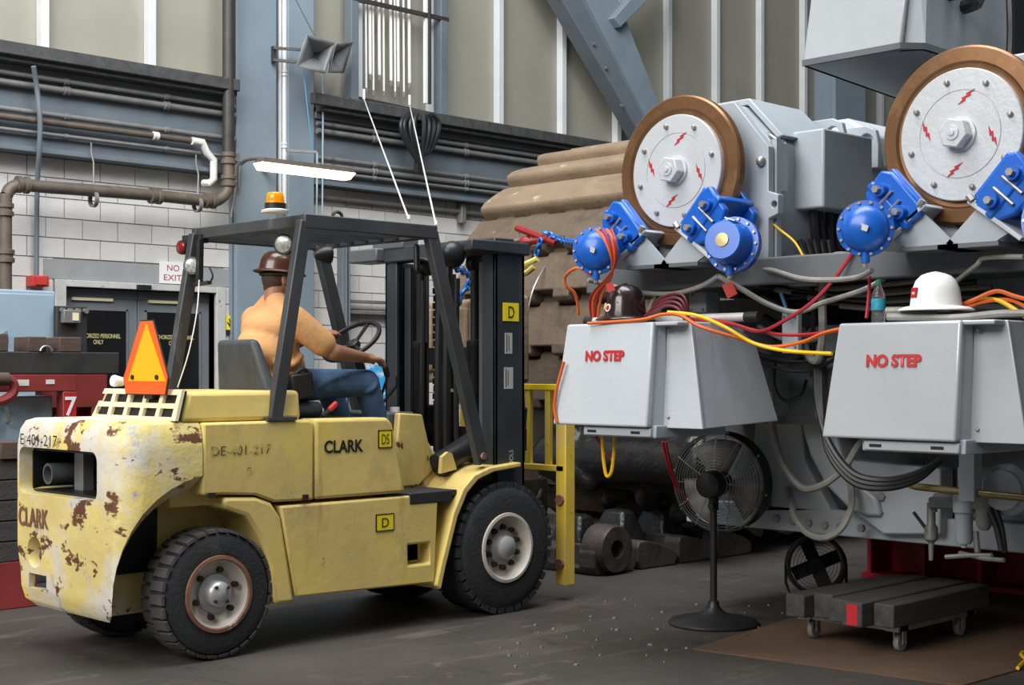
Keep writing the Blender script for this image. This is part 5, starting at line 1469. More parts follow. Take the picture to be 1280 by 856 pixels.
def caliper(cy, cz, rot, label, side, can, dome):
    """caliper gripping the disc rim; rot turns its long axis in the disc's plane; can: actuator centre"""
    c = Vector((5.98, cy, cz))
    Rm = Matrix.Rotation(rot, 3, 'X')
    t = thing('brake_caliper', label, 'brake', c - Vector((0, 0, 0.2)))
    L = lambda x, y, z: c + Rm @ Vector((x, y, z))
    V = lambda x, y, z: Rm @ Vector((x, y, z))
    bd = MB()
    obj('caliper_body', MB().obox(L(0.02, 0, -0.03), V(0.15, 0, 0), V(0, 0.145, 0), V(0, 0, 0.022)), T['blue'], t, 0.012)
    for xx in (-0.12, 0.13):
        obj('caliper_arm', MB().prism([L(xx, a, b_) for a, b_ in ((-0.15, 0.06), (-0.12, -0.1), (-0.05, -0.13), (0.06, -0.12), (0.13, -0.08), (0.15, 0.05), (0.1, 0.085), (-0.1, 0.085))], V(0.045, 0, 0)), T['blue'], t, 0.012)
        obj('pad_holder', MB().obox(L(xx + (0.04 if xx < 0 else -0.02), 0, 0.06), V(0.025, 0, 0), V(0, 0.12, 0), V(0, 0, 0.035)), T['blue'], t, 0.008)
    for yy in (-0.075, 0.075):
        obj('slide_pin', MB().cyl(L(-0.16, yy, -0.005), L(0.18, yy, -0.005), 0.033, n=16), T['blue'], t)
        obj('pin_nut', MB().cyl(L(-0.185, yy, -0.005), L(-0.15, yy, -0.005), 0.018, n=6), T['bolt'], t)
    for yy in (-0.03, 0.03):
        obj('adjuster_rod', MB().cyl(L(-0.13, yy, 0.03), L(-0.13, yy, -0.09), 0.008, n=8), T['bolt'], t)
    a = Vector(can)
    obj('lever_arm', MB().bar(L(-0.06, 0, -0.08), a + Vector((0.12, 0, 0.02)), 0.09, 0.1), T['blue'], t, 0.02)
    ax = Vector((-0.86, -0.42, -0.02)).normalized() if dome else Vector((-0.93, -0.2, 0.12)).normalized()
    if dome:
        cn = obj('actuator', MB().lathe(a, ax, [(0.06, -0.13), (0.10, -0.12), (0.108, -0.03), (0.128, -0.028), (0.128, 0.012), (0.108, 0.014), (0.103, 0.03), (0.09, 0.055), (0.06, 0.075), (0.0, 0.083)], 36), T['blue'], t, smooth=45)
    else:
        cn = obj('actuator', MB().lathe(a, ax, [(0.06, -0.1), (0.12, -0.09), (0.14, -0.07), (0.14, -0.03), (0.112, -0.028), (0.106, 0.04), (0.1, 0.075), (0.092, 0.085), (0.034, 0.086)], 36), T['blue'], t, smooth=45)
        obj('actuator_cap', MB().lathe(a, ax, [(0.034, 0.08), (0.034, 0.092), (0.0, 0.094)], 20), T['brass'], cn)
        d, u, v = frame_of(ax)
        q = a + ax * 0.02 + Vector((0, -0.03, 0.105))
        obj('actuator_label', MB().obox(q, ax * 0.04, Vector((0, 0.03, 0.01)), Vector((0, -0.001, 0.003))), T['white'], cn)
    d, u, v = frame_of(ax)
    rr, tt = (0.118, 0.014) if dome else (0.127, -0.028)
    for k in range(14):
        g = 2 * PI * k / 14
        p = a + ax * tt + (u * math.cos(g) + v * math.sin(g)) * rr
        obj('actuator_bolt', MB().cyl(p, p + ax * 0.009, 0.0075, n=6), T['bolt'], cn)
    if dome:
        obj('rating_plate', MB().obox(a + ax * 0.083, ax * 0.003, (0.0, 0.022, 0.008), (0, -0.005, 0.013)), T['nameplate'], cn)
    obj('hose_port', MB().cyl(a - Vector((0, 0, 0.1)), a - Vector((0, 0, 0.155)), 0.02, n=10), T['blue'], cn)
    obj('hose_fitting', MB().cyl(a - Vector((0, 0, 0.15)), a - Vector((0, 0, 0.175)), 0.013, n=6), T['bolt'], cn)
    return t


for dy, nm in ((0, 'on the disc nearer the forklift'), (-1.645, 'on the disc under the overhead cover')):
    c1 = AX(745, 313, 5.72)
    c2 = AX(912, 304, 5.72)
    caliper(5.125 + dy, 2.285, R(48), 'blue brake caliper with domed actuator ' + nm, 1, c1 + Vector((0, dy, 0)), True)
    caliper(4.585 + dy, 2.30, R(-48), 'blue brake caliper with flat capped actuator ' + nm, -1, c2 + Vector((0, dy, 0)), False)
    for s, nm2 in ((1, 'domed'), (-1, 'flat capped')):
        cc = Vector((5.9, 4.86 + dy, 2.1))
        w = lambda y_, z_, x_=5.86: Vector((x_, cc.y + s * y_, z_))
        g = thing('brake_bracket', 'angled grey bracket plate carrying the %s brake %s' % (nm2, nm), 'bracket', (6.0, cc.y + s * 0.2, 1.9))
        n_ = Vector((0, s * 0.014, 0.016))
        obj('seat_plate', MB().hexa([w(0.345, 2.06), w(0.345, 2.06, 6.2), w(0.10, 2.245, 6.2), w(0.10, 2.245), w(0.345, 2.06) + n_, w(0.345, 2.06, 6.2) + n_, w(0.10, 2.245, 6.2) + n_, w(0.10, 2.245) + n_]), T['greylight'], g, 0.004)
        for xx in (5.90, 6.08):
            obj('gusset', MB().prism([w(0.13, 2.22, xx), w(0.28, 2.105, xx), w(0.2, 2.06, xx), w(0.02, 2.06, xx), w(-0.02, 2.075, xx)], (0.016, 0, 0)), T['grey'], g)
        obj('foot', MB().box(5.88, 6.2, min(cc.y + s * -0.05, cc.y + s * 0.24), max(cc.y + s * -0.05, cc.y + s * 0.24), 2.05, 2.07), T['greydark'], g)
        obj('plate_bolt', MB().cyl(w(0.13, 2.25), w(0.11, 2.275), 0.016, n=6), T['bolt'], g)

# ------------------------------------------------------------------ NO STEP covers
def cover(y1, zt, zb, which, mat, front):
    """y1: left edge of the front face"""
    t = thing('guard_cover', 'grey sheet metal cover marked NO STEP ' + which, 'cover', (5.9, y1 - 0.4, zb - 0.05))
    f = front
    A = lambda x, y, z: (x, y, z)
    ff = [A(5.57, y1 + 0.06, zb), A(5.57, y1 - 0.60, zb), A(5.62, y1 - 0.60, zt), A(5.62, y1, zt)]
    obj('front_panel', MB().prism(ff, (0.04, 0, 0)), mat, t, 0.012, seg=3)
    obj('left_panel', MB().hexa([(5.60, y1 + 0.06, zb), (6.30, y1 + 0.10, zb), (6.30, y1 + 0.06, zb), (5.60, y1 + 0.03, zb), (5.64, y1 + 0.0, zt), (6.05, y1 + 0.0, zt), (6.05, y1 - 0.03, zt), (5.64, y1 - 0.03, zt)]), mat, t)
    obj('step_panel', MB().prism([A(5.60, y1 - 0.585, zb), A(5.72, y1 - 0.60, zb), A(5.72, y1 - 0.60, zt), A(5.63, y1 - 0.585, zt)], (0, 0.03, 0)), mat, t)
    obj('corner_panel', MB().prism([A(5.705, y1 - 0.58, zb - 0.005), A(5.705, y1 - 0.85, zb - 0.005), A(5.735, y1 - 0.75, zt), A(5.735, y1 - 0.58, zt)], (0.02, 0, 0)), mat, t, 0.004)
    obj('side_panel', MB().prism([A(5.72, y1 - 0.845, zb - 0.005), A(6.36, y1 - 0.845, zb + 0.02), A(6.22, y1 - 0.80, zt - 0.1), A(6.08, y1 - 0.745, zt), A(5.745, y1 - 0.745, zt)], (0, 0.03, 0)), mat, t, 0.006)
    obj('top_panel', MB().box(5.64, 6.08, y1 - 0.74, y1, zt - 0.02, zt), mat, t, 0.006)
    obj('bottom_tray', MB().box(5.62, 6.2, y1 - 0.62, y1 - 0.12, zb - 0.055, zb + 0.01).box(5.6, 5.63, y1 - 0.6, y1 - 0.14, zb - 0.05, zb - 0.005), T['grey'], t, 0.006)
    for (yy) in (y1 - 0.20, y1 - 0.5):
        obj('tray_slot', MB().box(5.597, 5.602, yy - 0.03, yy + 0.03, zb - 0.035, zb - 0.022), T['black'], t)
    for zz in (zt - 0.04, zb + 0.05):
        obj('rivet', MB().sph((5.705, y1 - 0.63, zz), 0.009, 8, 5), T['bolt'], t)
    hgt = zt - zb
    xo = 5.62 - 0.05 * ((zt - 0.17) - zb) / hgt * 0 - 0.012
    a = R(math.degrees(math.atan2(0.05, hgt)))
    lettering('lettering', 'NO STEP', (5.622 - 0.05 * (0.195 / hgt), y1 - 0.155, zt - 0.195), (0, -1, 0), (math.sin(a), 0, math.cos(a)), 0.05, T['signred'], t, width=0.27, proud=0.008, bold=0.05)
    return t


cover(5.30, 1.755, 1.22, 'beside the forklift, under the brown hard hat', T['greylight'], 5.6)
cover(3.61, 1.72, 1.205, 'with a shiny front, under the white hard hat', T['greygloss'], 5.6)
# third cover, overhead
oc_ = thing('overhead_cover', 'grey sheet metal cover hanging above the right brake disc', 'cover', (6.8, 3.9, 3.05))
y1, y2, zb = 4.20, 3.58, 3.06
obj('front_panel', MB().prism([(6.2, y1, zb), (6.2, y2 + 0.06, zb), (6.28, y2 + 0.02, 3.75), (6.28, y1 - 0.05, 3.75)], (0.03, 0, 0)), T['greygloss'], oc_, 0.01)
obj('corner_panel', MB().prism([(6.24, y2 + 0.08, zb), (6.3, y2 - 0.02, zb), (6.36, y2 - 0.0, 3.75), (6.3, y2 + 0.05, 3.75)], (0.02, 0.02, 0)), T['grey'], oc_)
obj('side_panel', MB().prism([(6.31, y2 - 0.02, zb), (7.5, y2 - 0.02, zb + 0.0), (7.4, y2 + 0.05, 3.75), (6.36, y2 + 0.0, 3.75)], (0, 0.03, 0)), T['grey'], oc_, 0.006)
obj('bottom_panel', MB().prism([(6.2, y1, zb), (6.2, y2 + 0.06, zb), (6.3, y2 - 0.02, zb), (7.5, y2 - 0.02, zb), (7.5, y1 + 0.15, zb)], (0, 0, 0.03)), T['greydark'], oc_)
obj('back_panel', MB().box(7.47, 7.5, y2, y1 + 0.1, zb, 3.75), T['grey'], oc_)
obj('left_panel', MB().prism([(6.22, y1 - 0.02, zb), (7.48, y1 + 0.13, zb), (7.48, y1 + 0.08, 3.75), (6.3, y1 - 0.06, 3.75)], (0, 0.02, 0)), T['grey'], oc_)
obj('support_post', MB().box(7.35, 7.5, 3.85, 4.0, 2.07, zb), T['grey'], oc_)
for k in range(6):
    p0 = AX(1262 + 3 * k, -20, 6.9 + 0.03 * k)
    tag(obj('hanging_hose', MB().tube([p0, AX(1264 + 3 * k, 40, 6.9 + 0.03 * k), AX(1262 + 4 * k, 110, 6.9 + 0.03 * k), AX(1268 + 4 * k, 200, 6.95 + 0.03 * k)], 0.022, 7, sm=4), T['cordblack']), 'thick black hose hanging beside the overhead cover', 'hose', 'black hoses beside the overhead cover')
tag(obj('cable_roll', MB().tube([AX(1200 + 22 * math.cos(a), 0 + 9 * math.sin(a), 6.6 + 0.08 * math.sin(a)) for a in [2 * PI * i / 18 for i in range(18)]], 0.035, 8, closed=True), T['cordblack']), 'coil of black cable lying on top of the overhead cover', 'cable')

# ------------------------------------------------------------------ things lying on the covers
def hat_thing(name, label, c, rz, mat, k=1.0, kz=1.35):
    t = thing(name, label, 'hard hat', c)
    full_brim_hat('shell', Vector(c) + Vector((0, 0, 0.013)), Matrix.Rotation(rz, 3, 'Z'), mat, t, 0.056, k, kz)
    return t


ch = AX(782, 396, 5.80)
h1 = hat_thing('hard_hat', 'dark brown hard hat with round stickers on the cover beside the forklift', (5.80, ch.y, 1.778), R(20), T['hatdark'], 0.95, 1.45)
for q, nn, m_, r_ in (((-0.082, 0.066, 0.07), (-0.75, 0.6, 0.2), 'hookyellow', 0.019), ((-0.113, 0.018, 0.06), (-0.95, 0.2, 0.2), 'white', 0.021), ((-0.115, 0.018, 0.06), (-0.95, 0.2, 0.2), 'signred', 0.014)):
    p = Vector((5.80, ch.y, 1.778)) + Vector(q)
    obj('round_sticker', MB().lathe(p, nn, [(r_, -0.006), (r_, 0.008), (0, 0.009)], 18), T[m_], h1)
cw_ = AX(1170, 385, 5.85)
h2 = hat_thing('hard_hat', 'white hard hat with a red square logo on the shiny cover', (5.85, cw_.y, 1.775), R(-30), T['white'], 0.87, 1.38)
nn = Vector((-0.86, 0.5, 0.12)).normalized()
tt = Vector((0.5, 0.86, 0)).normalized()
up = tt.cross(nn).normalized()
p = Vector((5.85, cw_.y, 1.852)) + Vector((-0.094, 0.05, 0))
obj('logo_sticker', MB().obox(p, nn * 0.008, tt * 0.021, up * 0.022), T['signred'], h2)
obj('logo_mark', MB().obox(p + nn * 0.008 - up * 0.003, nn * 0.001, tt * 0.012, up * 0.006), T['nameplate'], h2)
bt_ = AX(1098, 396, 5.9)
bo_ = thing('water_bottle', 'clear water bottle with blue label and green cap', 'bottle', (5.9, bt_.y, 1.722))
B0 = Vector((5.9, bt_.y, 1.722))
obj('bottle_body', MB().lathe(B0, UZ, [(0.024, 0), (0.032, 0.006), (0.032, 0.05), (0.03, 0.056), (0.032, 0.062), (0.032, 0.125), (0.026, 0.15), (0.014, 0.178), (0.013, 0.19)], 20), T['bottle'], bo_)
obj('bottle_label', MB().lathe(B0, UZ, [(0.0325, 0.065), (0.0335, 0.066), (0.0335, 0.118), (0.0325, 0.119)], 20, True), T['bottlelabel'], bo_)
obj('bottle_cap', MB().lathe(B0, UZ, [(0.0145, 0.185), (0.0155, 0.186), (0.0155, 0.204), (0.012, 0.206)], 16), T['green'], bo_)
tp = thing('lamp_tube', 'white tube with black end caps lying along the cover', 'tube', AX(820, 402, 5.9))
a, b_ = Vector((6.0, 5.30, 1.79)), Vector((6.25, 4.30, 1.79))
a, b_ = Vector((5.95, 5.40, 1.782)), Vector((6.02, 4.42, 1.782))
obj('tube_body', MB().cyl(a, b_, 0.024), T['nameplate'], tp)
obj('end_cap', MB().cyl(a + (a - b_).normalized() * 0.06, a, 0.028), T['black'], tp)
obj('end_cap', MB().cyl(b_, b_ + (b_ - a).normalized() * 0.08, 0.028), T['black'], tp)


def cord(label, pts, r, mat, cat='cord', n=6, name=None):
    return tag(obj(name or 'power_cord', MB().tube(pts, r, n, sm=7), T[mat]), label, cat)


A = AX
cord('orange power cord sagging from the brown hat to the shiny cover', [A(735, 404, 5.6), A(770, 402, 5.62), A(805, 399, 5.62), A(828, 393, 5.64), A(850, 394, 5.62), A(875, 408, 5.62), A(915, 420, 5.7), A(960, 433, 5.8), A(1000, 428, 5.78), A(1030, 416, 5.7), A(1055, 410, 5.66)], 0.0095, 'cordorange')
cord('yellow power cord running from the lamp tube to the shiny cover', [A(835, 390, 5.72), A(870, 394, 5.72), A(905, 408, 5.68), A(940, 428, 5.74), A(980, 438, 5.78), A(1040, 442, 5.74)], 0.0095, 'cordyellow')
cord('yellow power cord lying behind the white hard hat', [A(1225, 374, 6.0), A(1250, 376, 5.98), A(1285, 398, 5.95)], 0.0105, 'cordyellow')
cord('orange power cord coiled just right of the white hard hat', [A(1190, 385, 5.95), A(1215, 376, 5.95), A(1245, 364, 5.97), A(1268, 370, 5.97), A(1290, 376, 5.95)], 0.0105, 'cordorange')
cord('second orange cord crossing under the white hard hat', [A(1180, 383, 5.98), A(1200, 388, 5.94), A(1225, 378, 5.97), A(1262, 375, 5.99), A(1290, 388, 5.97)], 0.0095, 'cordorange')
cord('red power cord sagging between the domed actuator and the covers', [A(1078, 296, 6.1), A(1062, 322, 6.1), A(1040, 352, 6.05), A(1015, 378, 6.0), A(985, 398, 5.95), A(950, 414, 5.9), A(915, 405, 5.9), A(860, 398, 5.92)], 0.0095, 'cordred')
cord('red power cord running nearly level between the two covers', [A(850, 398, 5.98), A(900, 401, 5.98), A(940, 412, 5.95), A(975, 418, 5.92), A(1010, 418, 5.9), A(1050, 413, 5.78)], 0.0095, 'cordred')
for k in range(4):
    cord('maroon cord looping over the brown hard hat', [A(806 + 3 * k, 395 - 3 * k, 5.78 + 0.05 * k), A(820 + 2 * k, 388 - 5 * k, 5.76 + 0.05 * k), A(834 + 4 * k, 382 - 5 * k, 5.76 + 0.05 * k), A(848 + 3 * k, 386 - 4 * k, 5.76 + 0.05 * k), A(856 + 2 * k, 400, 5.78 + 0.05 * k)], 0.0075, 'cordmaroon')['group'] = 'maroon cords by the brown hat'
for k, (q, mt) in enumerate((((0, 0), 'cordorange'), ((5, 2), 'cordred'), ((9, -2), 'cordorange'), ((13, 3), 'cordred'))):
    cord(('orange' if mt == 'cordorange' else 'red') + ' cord draped over the domed actuator beside the forklift', [A(745 + q[0] * 1.5, 287, 5.62), A(756 + q[0], 300 + q[1], 5.58), A(765 + q[0] * 0.4, 325, 5.6), A(764 - q[0] * 0.2, 345, 5.7), A(752 - q[0], 370, 5.8), A(747 - q[0] * 0.6, 396, 5.85)], 0.008, mt)['group'] = 'cords draped over the domed actuator'
cord('orange cord looping out left below the domed actuator', [A(742, 345, 5.75), A(722, 335, 5.75), A(707, 345, 5.78), A(708, 358, 5.8), A(718, 366, 5.85), A(722, 380, 5.88), A(723, 394, 5.9)], 0.009, 'cordorange')
cord('orange cord hanging down the left edge of the cover', [A(705, 452, 5.57), A(700, 470, 5.565), A(695, 490, 5.56), A(693, 510, 5.56), A(696, 528, 5.56)], 0.009, 'cordorange')
cord('yellow green cord dangling under the motor terminal box', [A(957, 272, 6.25), A(975, 287, 6.25), A(993, 302, 6.25), A(1005, 322, 6.25), A(1015, 340, 6.3)], 0.006, 'cordyellow')
cord('light blue cord among the hoses between the covers', [A(976, 366, 6.2), A(980, 378, 6.2), A(986, 395, 6.2)], 0.009, 'cordblue')
cord('red cord hanging beside the water bottle', [A(1087, 345, 6.05), A(1086, 370, 6.05), A(1083, 398, 6.0)], 0.009, 'cordred')
H = 'hose'
cord('silver hose sagging below the left brake disc', [A(735, 350, 5.9), A(760, 356, 6.0), A(800, 365, 6.03), A(840, 367, 6.03), A(875, 358, 6.02), A(898, 345, 6.0)], 0.013, 'hosegrey', H, 8, 'air_hose')
cord('silver hose running down right from the left brake to the cables', [A(898, 345, 6.0), A(925, 360, 6.05), A(960, 380, 6.1), A(995, 390, 6.1), A(1030, 378, 6.1), A(1080, 362, 6.1), A(1105, 348, 6.16)], 0.014, 'hosegrey', H, 8, 'air_hose')
cord('silver hose running level below the left motor', [A(890, 332, 6.15), A(940, 335, 6.15), A(965, 338, 6.12), A(1000, 348, 6.1), A(1035, 350, 6.05), A(1070, 347, 6.0), A(1090, 338, 5.95)], 0.014, 'hosegrey', H, 8, 'air_hose')
cord('thick tan hose looping down between the two covers', [A(1058, 320, 6.2), A(1040, 322, 6.25), A(1030, 340, 6.3), A(1028, 380, 6.3), A(1028, 420, 6.3), A(1022, 450, 6.35), A(1008, 440, 6.4), A(1002, 410, 6.4)], 0.022, 'hosegrey', H, 8, 'air_hose')
cord('silver hose running up left from under the right brake bracket', [A(1195, 352, 6.1), A(1220, 332, 6.0), A(1232, 322, 6.0), A(1280, 321, 5.95)], 0.012, 'hosegrey', H, 8, 'air_hose')
cord('long grey hose hanging in a low loop before the curved casting', [A(963, 485, 6.8), A(964, 520, 6.75), A(972, 560, 6.7), A(985, 590, 6.7), A(1005, 610, 6.7), A(1030, 605, 6.7), A(1055, 585, 6.75), A(1072, 558, 6.8), A(1088, 540, 6.9)], 0.02, 'hosegrey', H, 8, 'air_hose')
cord('grey hose in the lowest loop under the truck frame', [A(985, 612, 7.2), A(990, 628, 6.95), A(993, 645, 6.88), A(1008, 665, 6.85), A(1030, 672, 6.85), A(1052, 660, 6.88), A(1065, 630, 6.95), A(1062, 600, 7.0)], 0.02, 'hosegrey', H, 8, 'air_hose')
for k in range(3):
    cord('black hose sweeping under the shiny cover, ' + ('topmost', 'middle', 'lowest')[k] + ' of three', [A(1020 + 4 * k, 440, 6.5), A(1022 + 3 * k, 500, 6.4), A(1035, 550 + 6 * k, 6.35), A(1065, 590 + 6 * k, 6.35), A(1105, 600 + 5 * k, 6.4), A(1145, 592 + 4 * k, 6.5), A(1175, 575, 6.6)], 0.018, 'cordblack', H, 8, 'rubber_hose')
cord('black cable looping between the grey conduit box and the frame', [A(970, 450, 6.75), A(968, 480, 6.72), A(980, 500, 6.72), A(1000, 495, 6.75), A(1008, 475, 6.8)], 0.009, 'cordblack')
for k in range(7):
    x0 = 1040 + 26 * k
    cord(('black' if k % 2 else 'grey') + ' hose running level under the disc platform', [A(930 + 20 * k, 352 + 5 * k, 6.45), A(1000 + 18 * k, 362 + 4 * k, 6.5), A(1090 + 20 * k, 358 + 4 * k, 6.5), A(1200 + 20 * k, 345 + 7 * k, 6.55)], 0.016, 'cordblack' if k % 2 else 'hosegrey', H, 7, 'rubber_hose')['group'] = 'hoses under the platform'
cord('grey hose coil lying on the shiny cover under the white hat', [A(1110, 396, 5.75), A(1150, 397, 5.75), A(1200, 397, 5.78), A(1250, 392, 5.85), A(1290, 392, 5.9)], 0.017, 'hosegrey', H, 8, 'air_hose')
cord('tan hose end lying left of the white hat', [A(1108, 389, 5.8), A(1135, 389, 5.82), A(1170, 391, 5.84)], 0.02, 'hosegrey', H, 8, 'air_hose')
cord('yellow cord loop dangling under the cover beside the forklift', [A(753, 545, 5.8), A(754, 570, 5.8), A(758, 594, 5.8), A(764, 590, 5.8), A(767, 570, 5.8), A(768, 546, 5.8)], 0.0095, 'cordyellow')
cord('red cord with orange plug dangling under the cover beside the forklift', [A(745, 545, 5.85), A(752, 560, 5.85), A(766, 576, 5.85)], 0.007, 'cordred')
for k in range(2):
    cord('red cord hanging down behind the fan, ' + ('longer' if k else 'shorter') + ' of two', [A(828 + 4 * k, 552, 6.6), A(836 + 3 * k, 585, 6.7), A(848 + 6 * k, 615 + 4 * k, 6.9), A(862 + 8 * k, 635 + 6 * k, 7.0)], 0.009, 'cordred')
rnd = random.Random(11)
for k in range(12):
    xa, xb = rnd.uniform(925, 985), rnd.uniform(1040, 1110)
    ya, yb, sg = rnd.uniform(352, 440), rnd.uniform(350, 430), rnd.uniform(8, 45)
    xx = rnd.uniform(6.45, 6.8)
    cord('dark hose in the tangle behind the gap between both covers', [A(xa, ya, xx + 0.1), A(xa * .75 + xb * .25, (ya * .75 + yb * .25) + sg * .7, xx), A((xa + xb) / 2, (ya + yb) / 2 + sg, xx), A(xa * .25 + xb * .75, (ya * .25 + yb * .75) + sg * .7, xx), A(xb, yb, xx + 0.1)], rnd.uniform(0.009, 0.02), rnd.choice(('cordblack', 'hosegrey', 'cordblack')), H, 7, 'rubber_hose')['group'] = 'tangled hoses between the covers'
for k in range(5):
    xx = 6.5 + 0.05 * k
    cord('dark upright hose behind the gap between both covers', [A(1000 + 9 * k, 300, xx), A(1012 + 7 * k, 340, xx), A(1018 + 5 * k, 390, xx), A(1016 + 6 * k, 470, xx + 0.1)], 0.017, 'cordblack', H, 7, 'rubber_hose')['group'] = 'upright hoses between the covers'
# red tag on wire
rt = thing('red_tag', 'small red tag hanging on the silver hose below the motor', 'tag', A(911, 375, 5.98))
obj('tag_card', MB().obox(A(912, 362, 6.0), (0.003, 0.003, 0), (0.012, -0.022, 0.012), (-0.008, 0.012, 0.034)), T['redbox'], rt)
obj('tag_loop', MB().tube([A(909, 355, 6.0), A(903, 349, 6.0)], 0.003, 5), T['galv'], rt)
rt2 = thing('red_tag', 'small red tag hanging just over the brown hard hat', 'tag', A(764, 366, 5.6))
obj('tag_card', MB().obox(A(763, 359, 5.66), (0.003, 0.003, 0), (0.008, -0.018, 0.006), (-0.004, 0.006, 0.022)), T['redbox'], rt2)

# ------------------------------------------------------------------ valve and filter gear under the shiny cover
fg = thing('filter_unit', 'grey hydraulic filter unit with pipes and valves under the shiny cover', 'filter', A(1205, 690, 6.75))
p = A(1205, 625, 6.75)
obj('filter_bowl', MB().lathe(p, (0, 0, -1), [(0.055, -0.05), (0.055, 0.06), (0.045, 0.07), (0.045, 0.2), (0.035, 0.22), (0.015, 0.225), (0.015, 0.24)], 20), T['grey'], fg)
q = A(1230, 635, 6.72)
obj('filter_bowl', MB().lathe(q, (0, 0, -1), [(0.04, -0.06), (0.04, 0.08), (0.03, 0.1), (0.02, 0.11)], 16), T['hosegrey'], fg)
obj('manifold', MB().bar(A(1165, 628, 6.8), A(1240, 630, 6.75), 0.07, 0.06), T['greydark'], fg, 0.01)
obj('valve_body', MB().lathe(A(1164, 640, 6.8), (0, 0, -1), [(0.022, -0.05), (0.022, 0.06), (0.035, 0.08), (0.035, 0.14), (0.015, 0.16), (0.012, 0.25)], 12), T['conduit'], fg)
obj('valve_handle', MB().bar(A(1142, 640, 6.78), A(1160, 664, 6.78), 0.012, 0.014), T['black'], fg)
for k, pts in enumerate(([A(1238, 640, 6.7), A(1246, 660, 6.7), A(1252, 688, 6.7)], [A(1243, 632, 6.72), A(1252, 660, 6.72), A(1256, 690, 6.72)], [A(1220, 664, 6.75), A(1222, 690, 6.75)], [A(1195, 622, 6.78), A(1170, 620, 6.8), A(1168, 640, 6.8)])):
    obj('filter_pipe', MB().tube(pts, 0.016, 7, sm=4), T['cordblack'] if k < 2 else T['conduit'], fg)
obj('drain_tube', MB().tube([A(1182, 696, 6.7), A(1210, 694, 6.7), A(1240, 694, 6.68)], 0.012, 7), T['galv'], fg)
obj('drain_tube', MB().tube([A(1200, 691, 6.75), A(1230, 698, 6.68), A(1255, 700, 6.66)], 0.012, 7), T['galv'], fg)
obj('mount_bar', MB().bar(A(1205, 615, 6.8), A(1205, 590, 6.95), 0.06, 0.06), T['grey'], fg)
tag(obj('brass_pipe', MB().tube([A(1137, 600, 6.75), A(1138, 606, 6.68), A(1145, 608, 6.6), A(1210, 615, 6.6), A(1300, 624, 6.6)], 0.019, 10), T['brass']), 'tarnished brass pipe running level under the shiny cover', 'pipe')

# ------------------------------------------------------------------ red stand under the frame
rs = thing('support_stand', 'dark red steel stand with open bays on the floor under the truck frame', 'stand', (9.35, 4.3, 0))
obj('top_flange', MB().box(9.2, 9.5, 2.6, 5.72, 0.33, 0.37), T['standred'], rs, 0.004)
obj('bottom_flange', MB().box(9.2, 9.5, 2.6, 5.72, 0.0, 0.04), T['standred'], rs, 0.004)
obj('web', MB().box(9.44, 9.47, 2.6, 5.72, 0.04, 0.33), T['standred'], rs)
for k in range(8):
    y_ = 2.65 + k * 0.43
    obj('stiffener', MB().box(9.21, 9.44, y_ - 0.015, y_ + 0.015, 0.04, 0.33), T['standred'], rs)
obj('leg_block', MB().box(9.25, 9.45, 4.9, 5.3, 0.37, 0.58), T['blackmatt'], rs)
obj('leg_block', MB().box(9.25, 9.45, 3.0, 3.4, 0.37, 0.58), T['blackmatt'], rs)
#CRAWLER_END

# ------------------------------------------------------------------ pedestal fan
FC = Vector((6.86, 5.27, 0))
fan = thing('pedestal_fan', 'black pedestal fan standing on the floor under the covers', 'fan', FC)
obj('base', MB().lathe(FC, UZ, [(0.265, 0), (0.27, 0.012), (0.25, 0.03), (0.12, 0.055), (0.06, 0.08), (0.035, 0.11), (0.03, 0.14)], 36), T['black'], fan)
obj('pole', MB().cyl(FC + Vector((0, 0, 0.1)), FC + Vector((0, 0, 0.80)), 0.021), T['black'], fan)
obj('collar', MB().cyl(FC + Vector((0, 0, 0.68)), FC + Vector((0, 0, 0.76)), 0.03), T['black'], fan)
obj('clamp_knob', MB().cyl(FC + Vector((-0.02, -0.01, 0.71)), FC + Vector((-0.07, -0.03, 0.71)), 0.018, n=8), T['black'], fan)
ax = Vector((0.97, 0.2, 0.04)).normalized()
FH = FC + Vector((0.0, 0, 0.835))
obj('motor', MB().lathe(FH - ax * 0.10, ax, [(0.045, 0), (0.075, 0.015), (0.082, 0.05), (0.082, 0.15), (0.06, 0.18)], 24), T['black'], fan)
RC = FH + ax * 0.11
d, u, v = frame_of(ax)
rg = obj('guard_ring', MB().lathe(RC, ax, [(0.292, -0.05), (0.300, -0.05), (0.303, 0.06), (0.294, 0.06)], 48, True), T['black'], fan)
wires = MB()
for side in (-1, 1):
    off = ax * (0.055 * side)
    for k in range(12):
        rr = 0.085 + 0.018 * k
        bul = 0.05 * side * (1 - (rr / 0.3) ** 2)
        wires.tube([RC + off + ax * bul + (u * math.cos(g) + v * math.sin(g)) * rr for g in [2 * PI * i / 40 for i in range(40)]], 0.0015, 4, closed=True)
    for k in range(12):
        g = 2 * PI * k / 12
        e = u * math.cos(g) + v * math.sin(g)
        wires.tube([RC + off + ax * 0.05 * side * (1 - (rr / 0.3) ** 2) + e * rr for rr in (0.07, 0.15, 0.23, 0.3)], 0.003, 5)
tag(obj('wire_grille', wires, T['galv'], fan), kind='stuff')
for k in range(3):
    g0 = 2 * PI * k / 3 + 0.4
    vs = []
    for i in range(6):
        for j_ in range(4):
            rr = 0.06 + 0.2 * j_ / 3
            g = g0 + (i / 5 - 0.5) * 1.3
            vs.append(RC + (u * math.cos(g) + v * math.sin(g)) * rr + ax * (0.05 * (i / 5 - 0.5)))
    bl = MB().add(vs, [(i * 4 + j_, i * 4 + j_ + 1, i * 4 + j_ + 5, i * 4 + j_ + 4) for i in range(5) for j_ in range(3)])
    o = obj('fan_blade', bl, T['hosegrey'], fan)
    o.modifiers.new('s', 'SOLIDIFY').thickness = 0.003
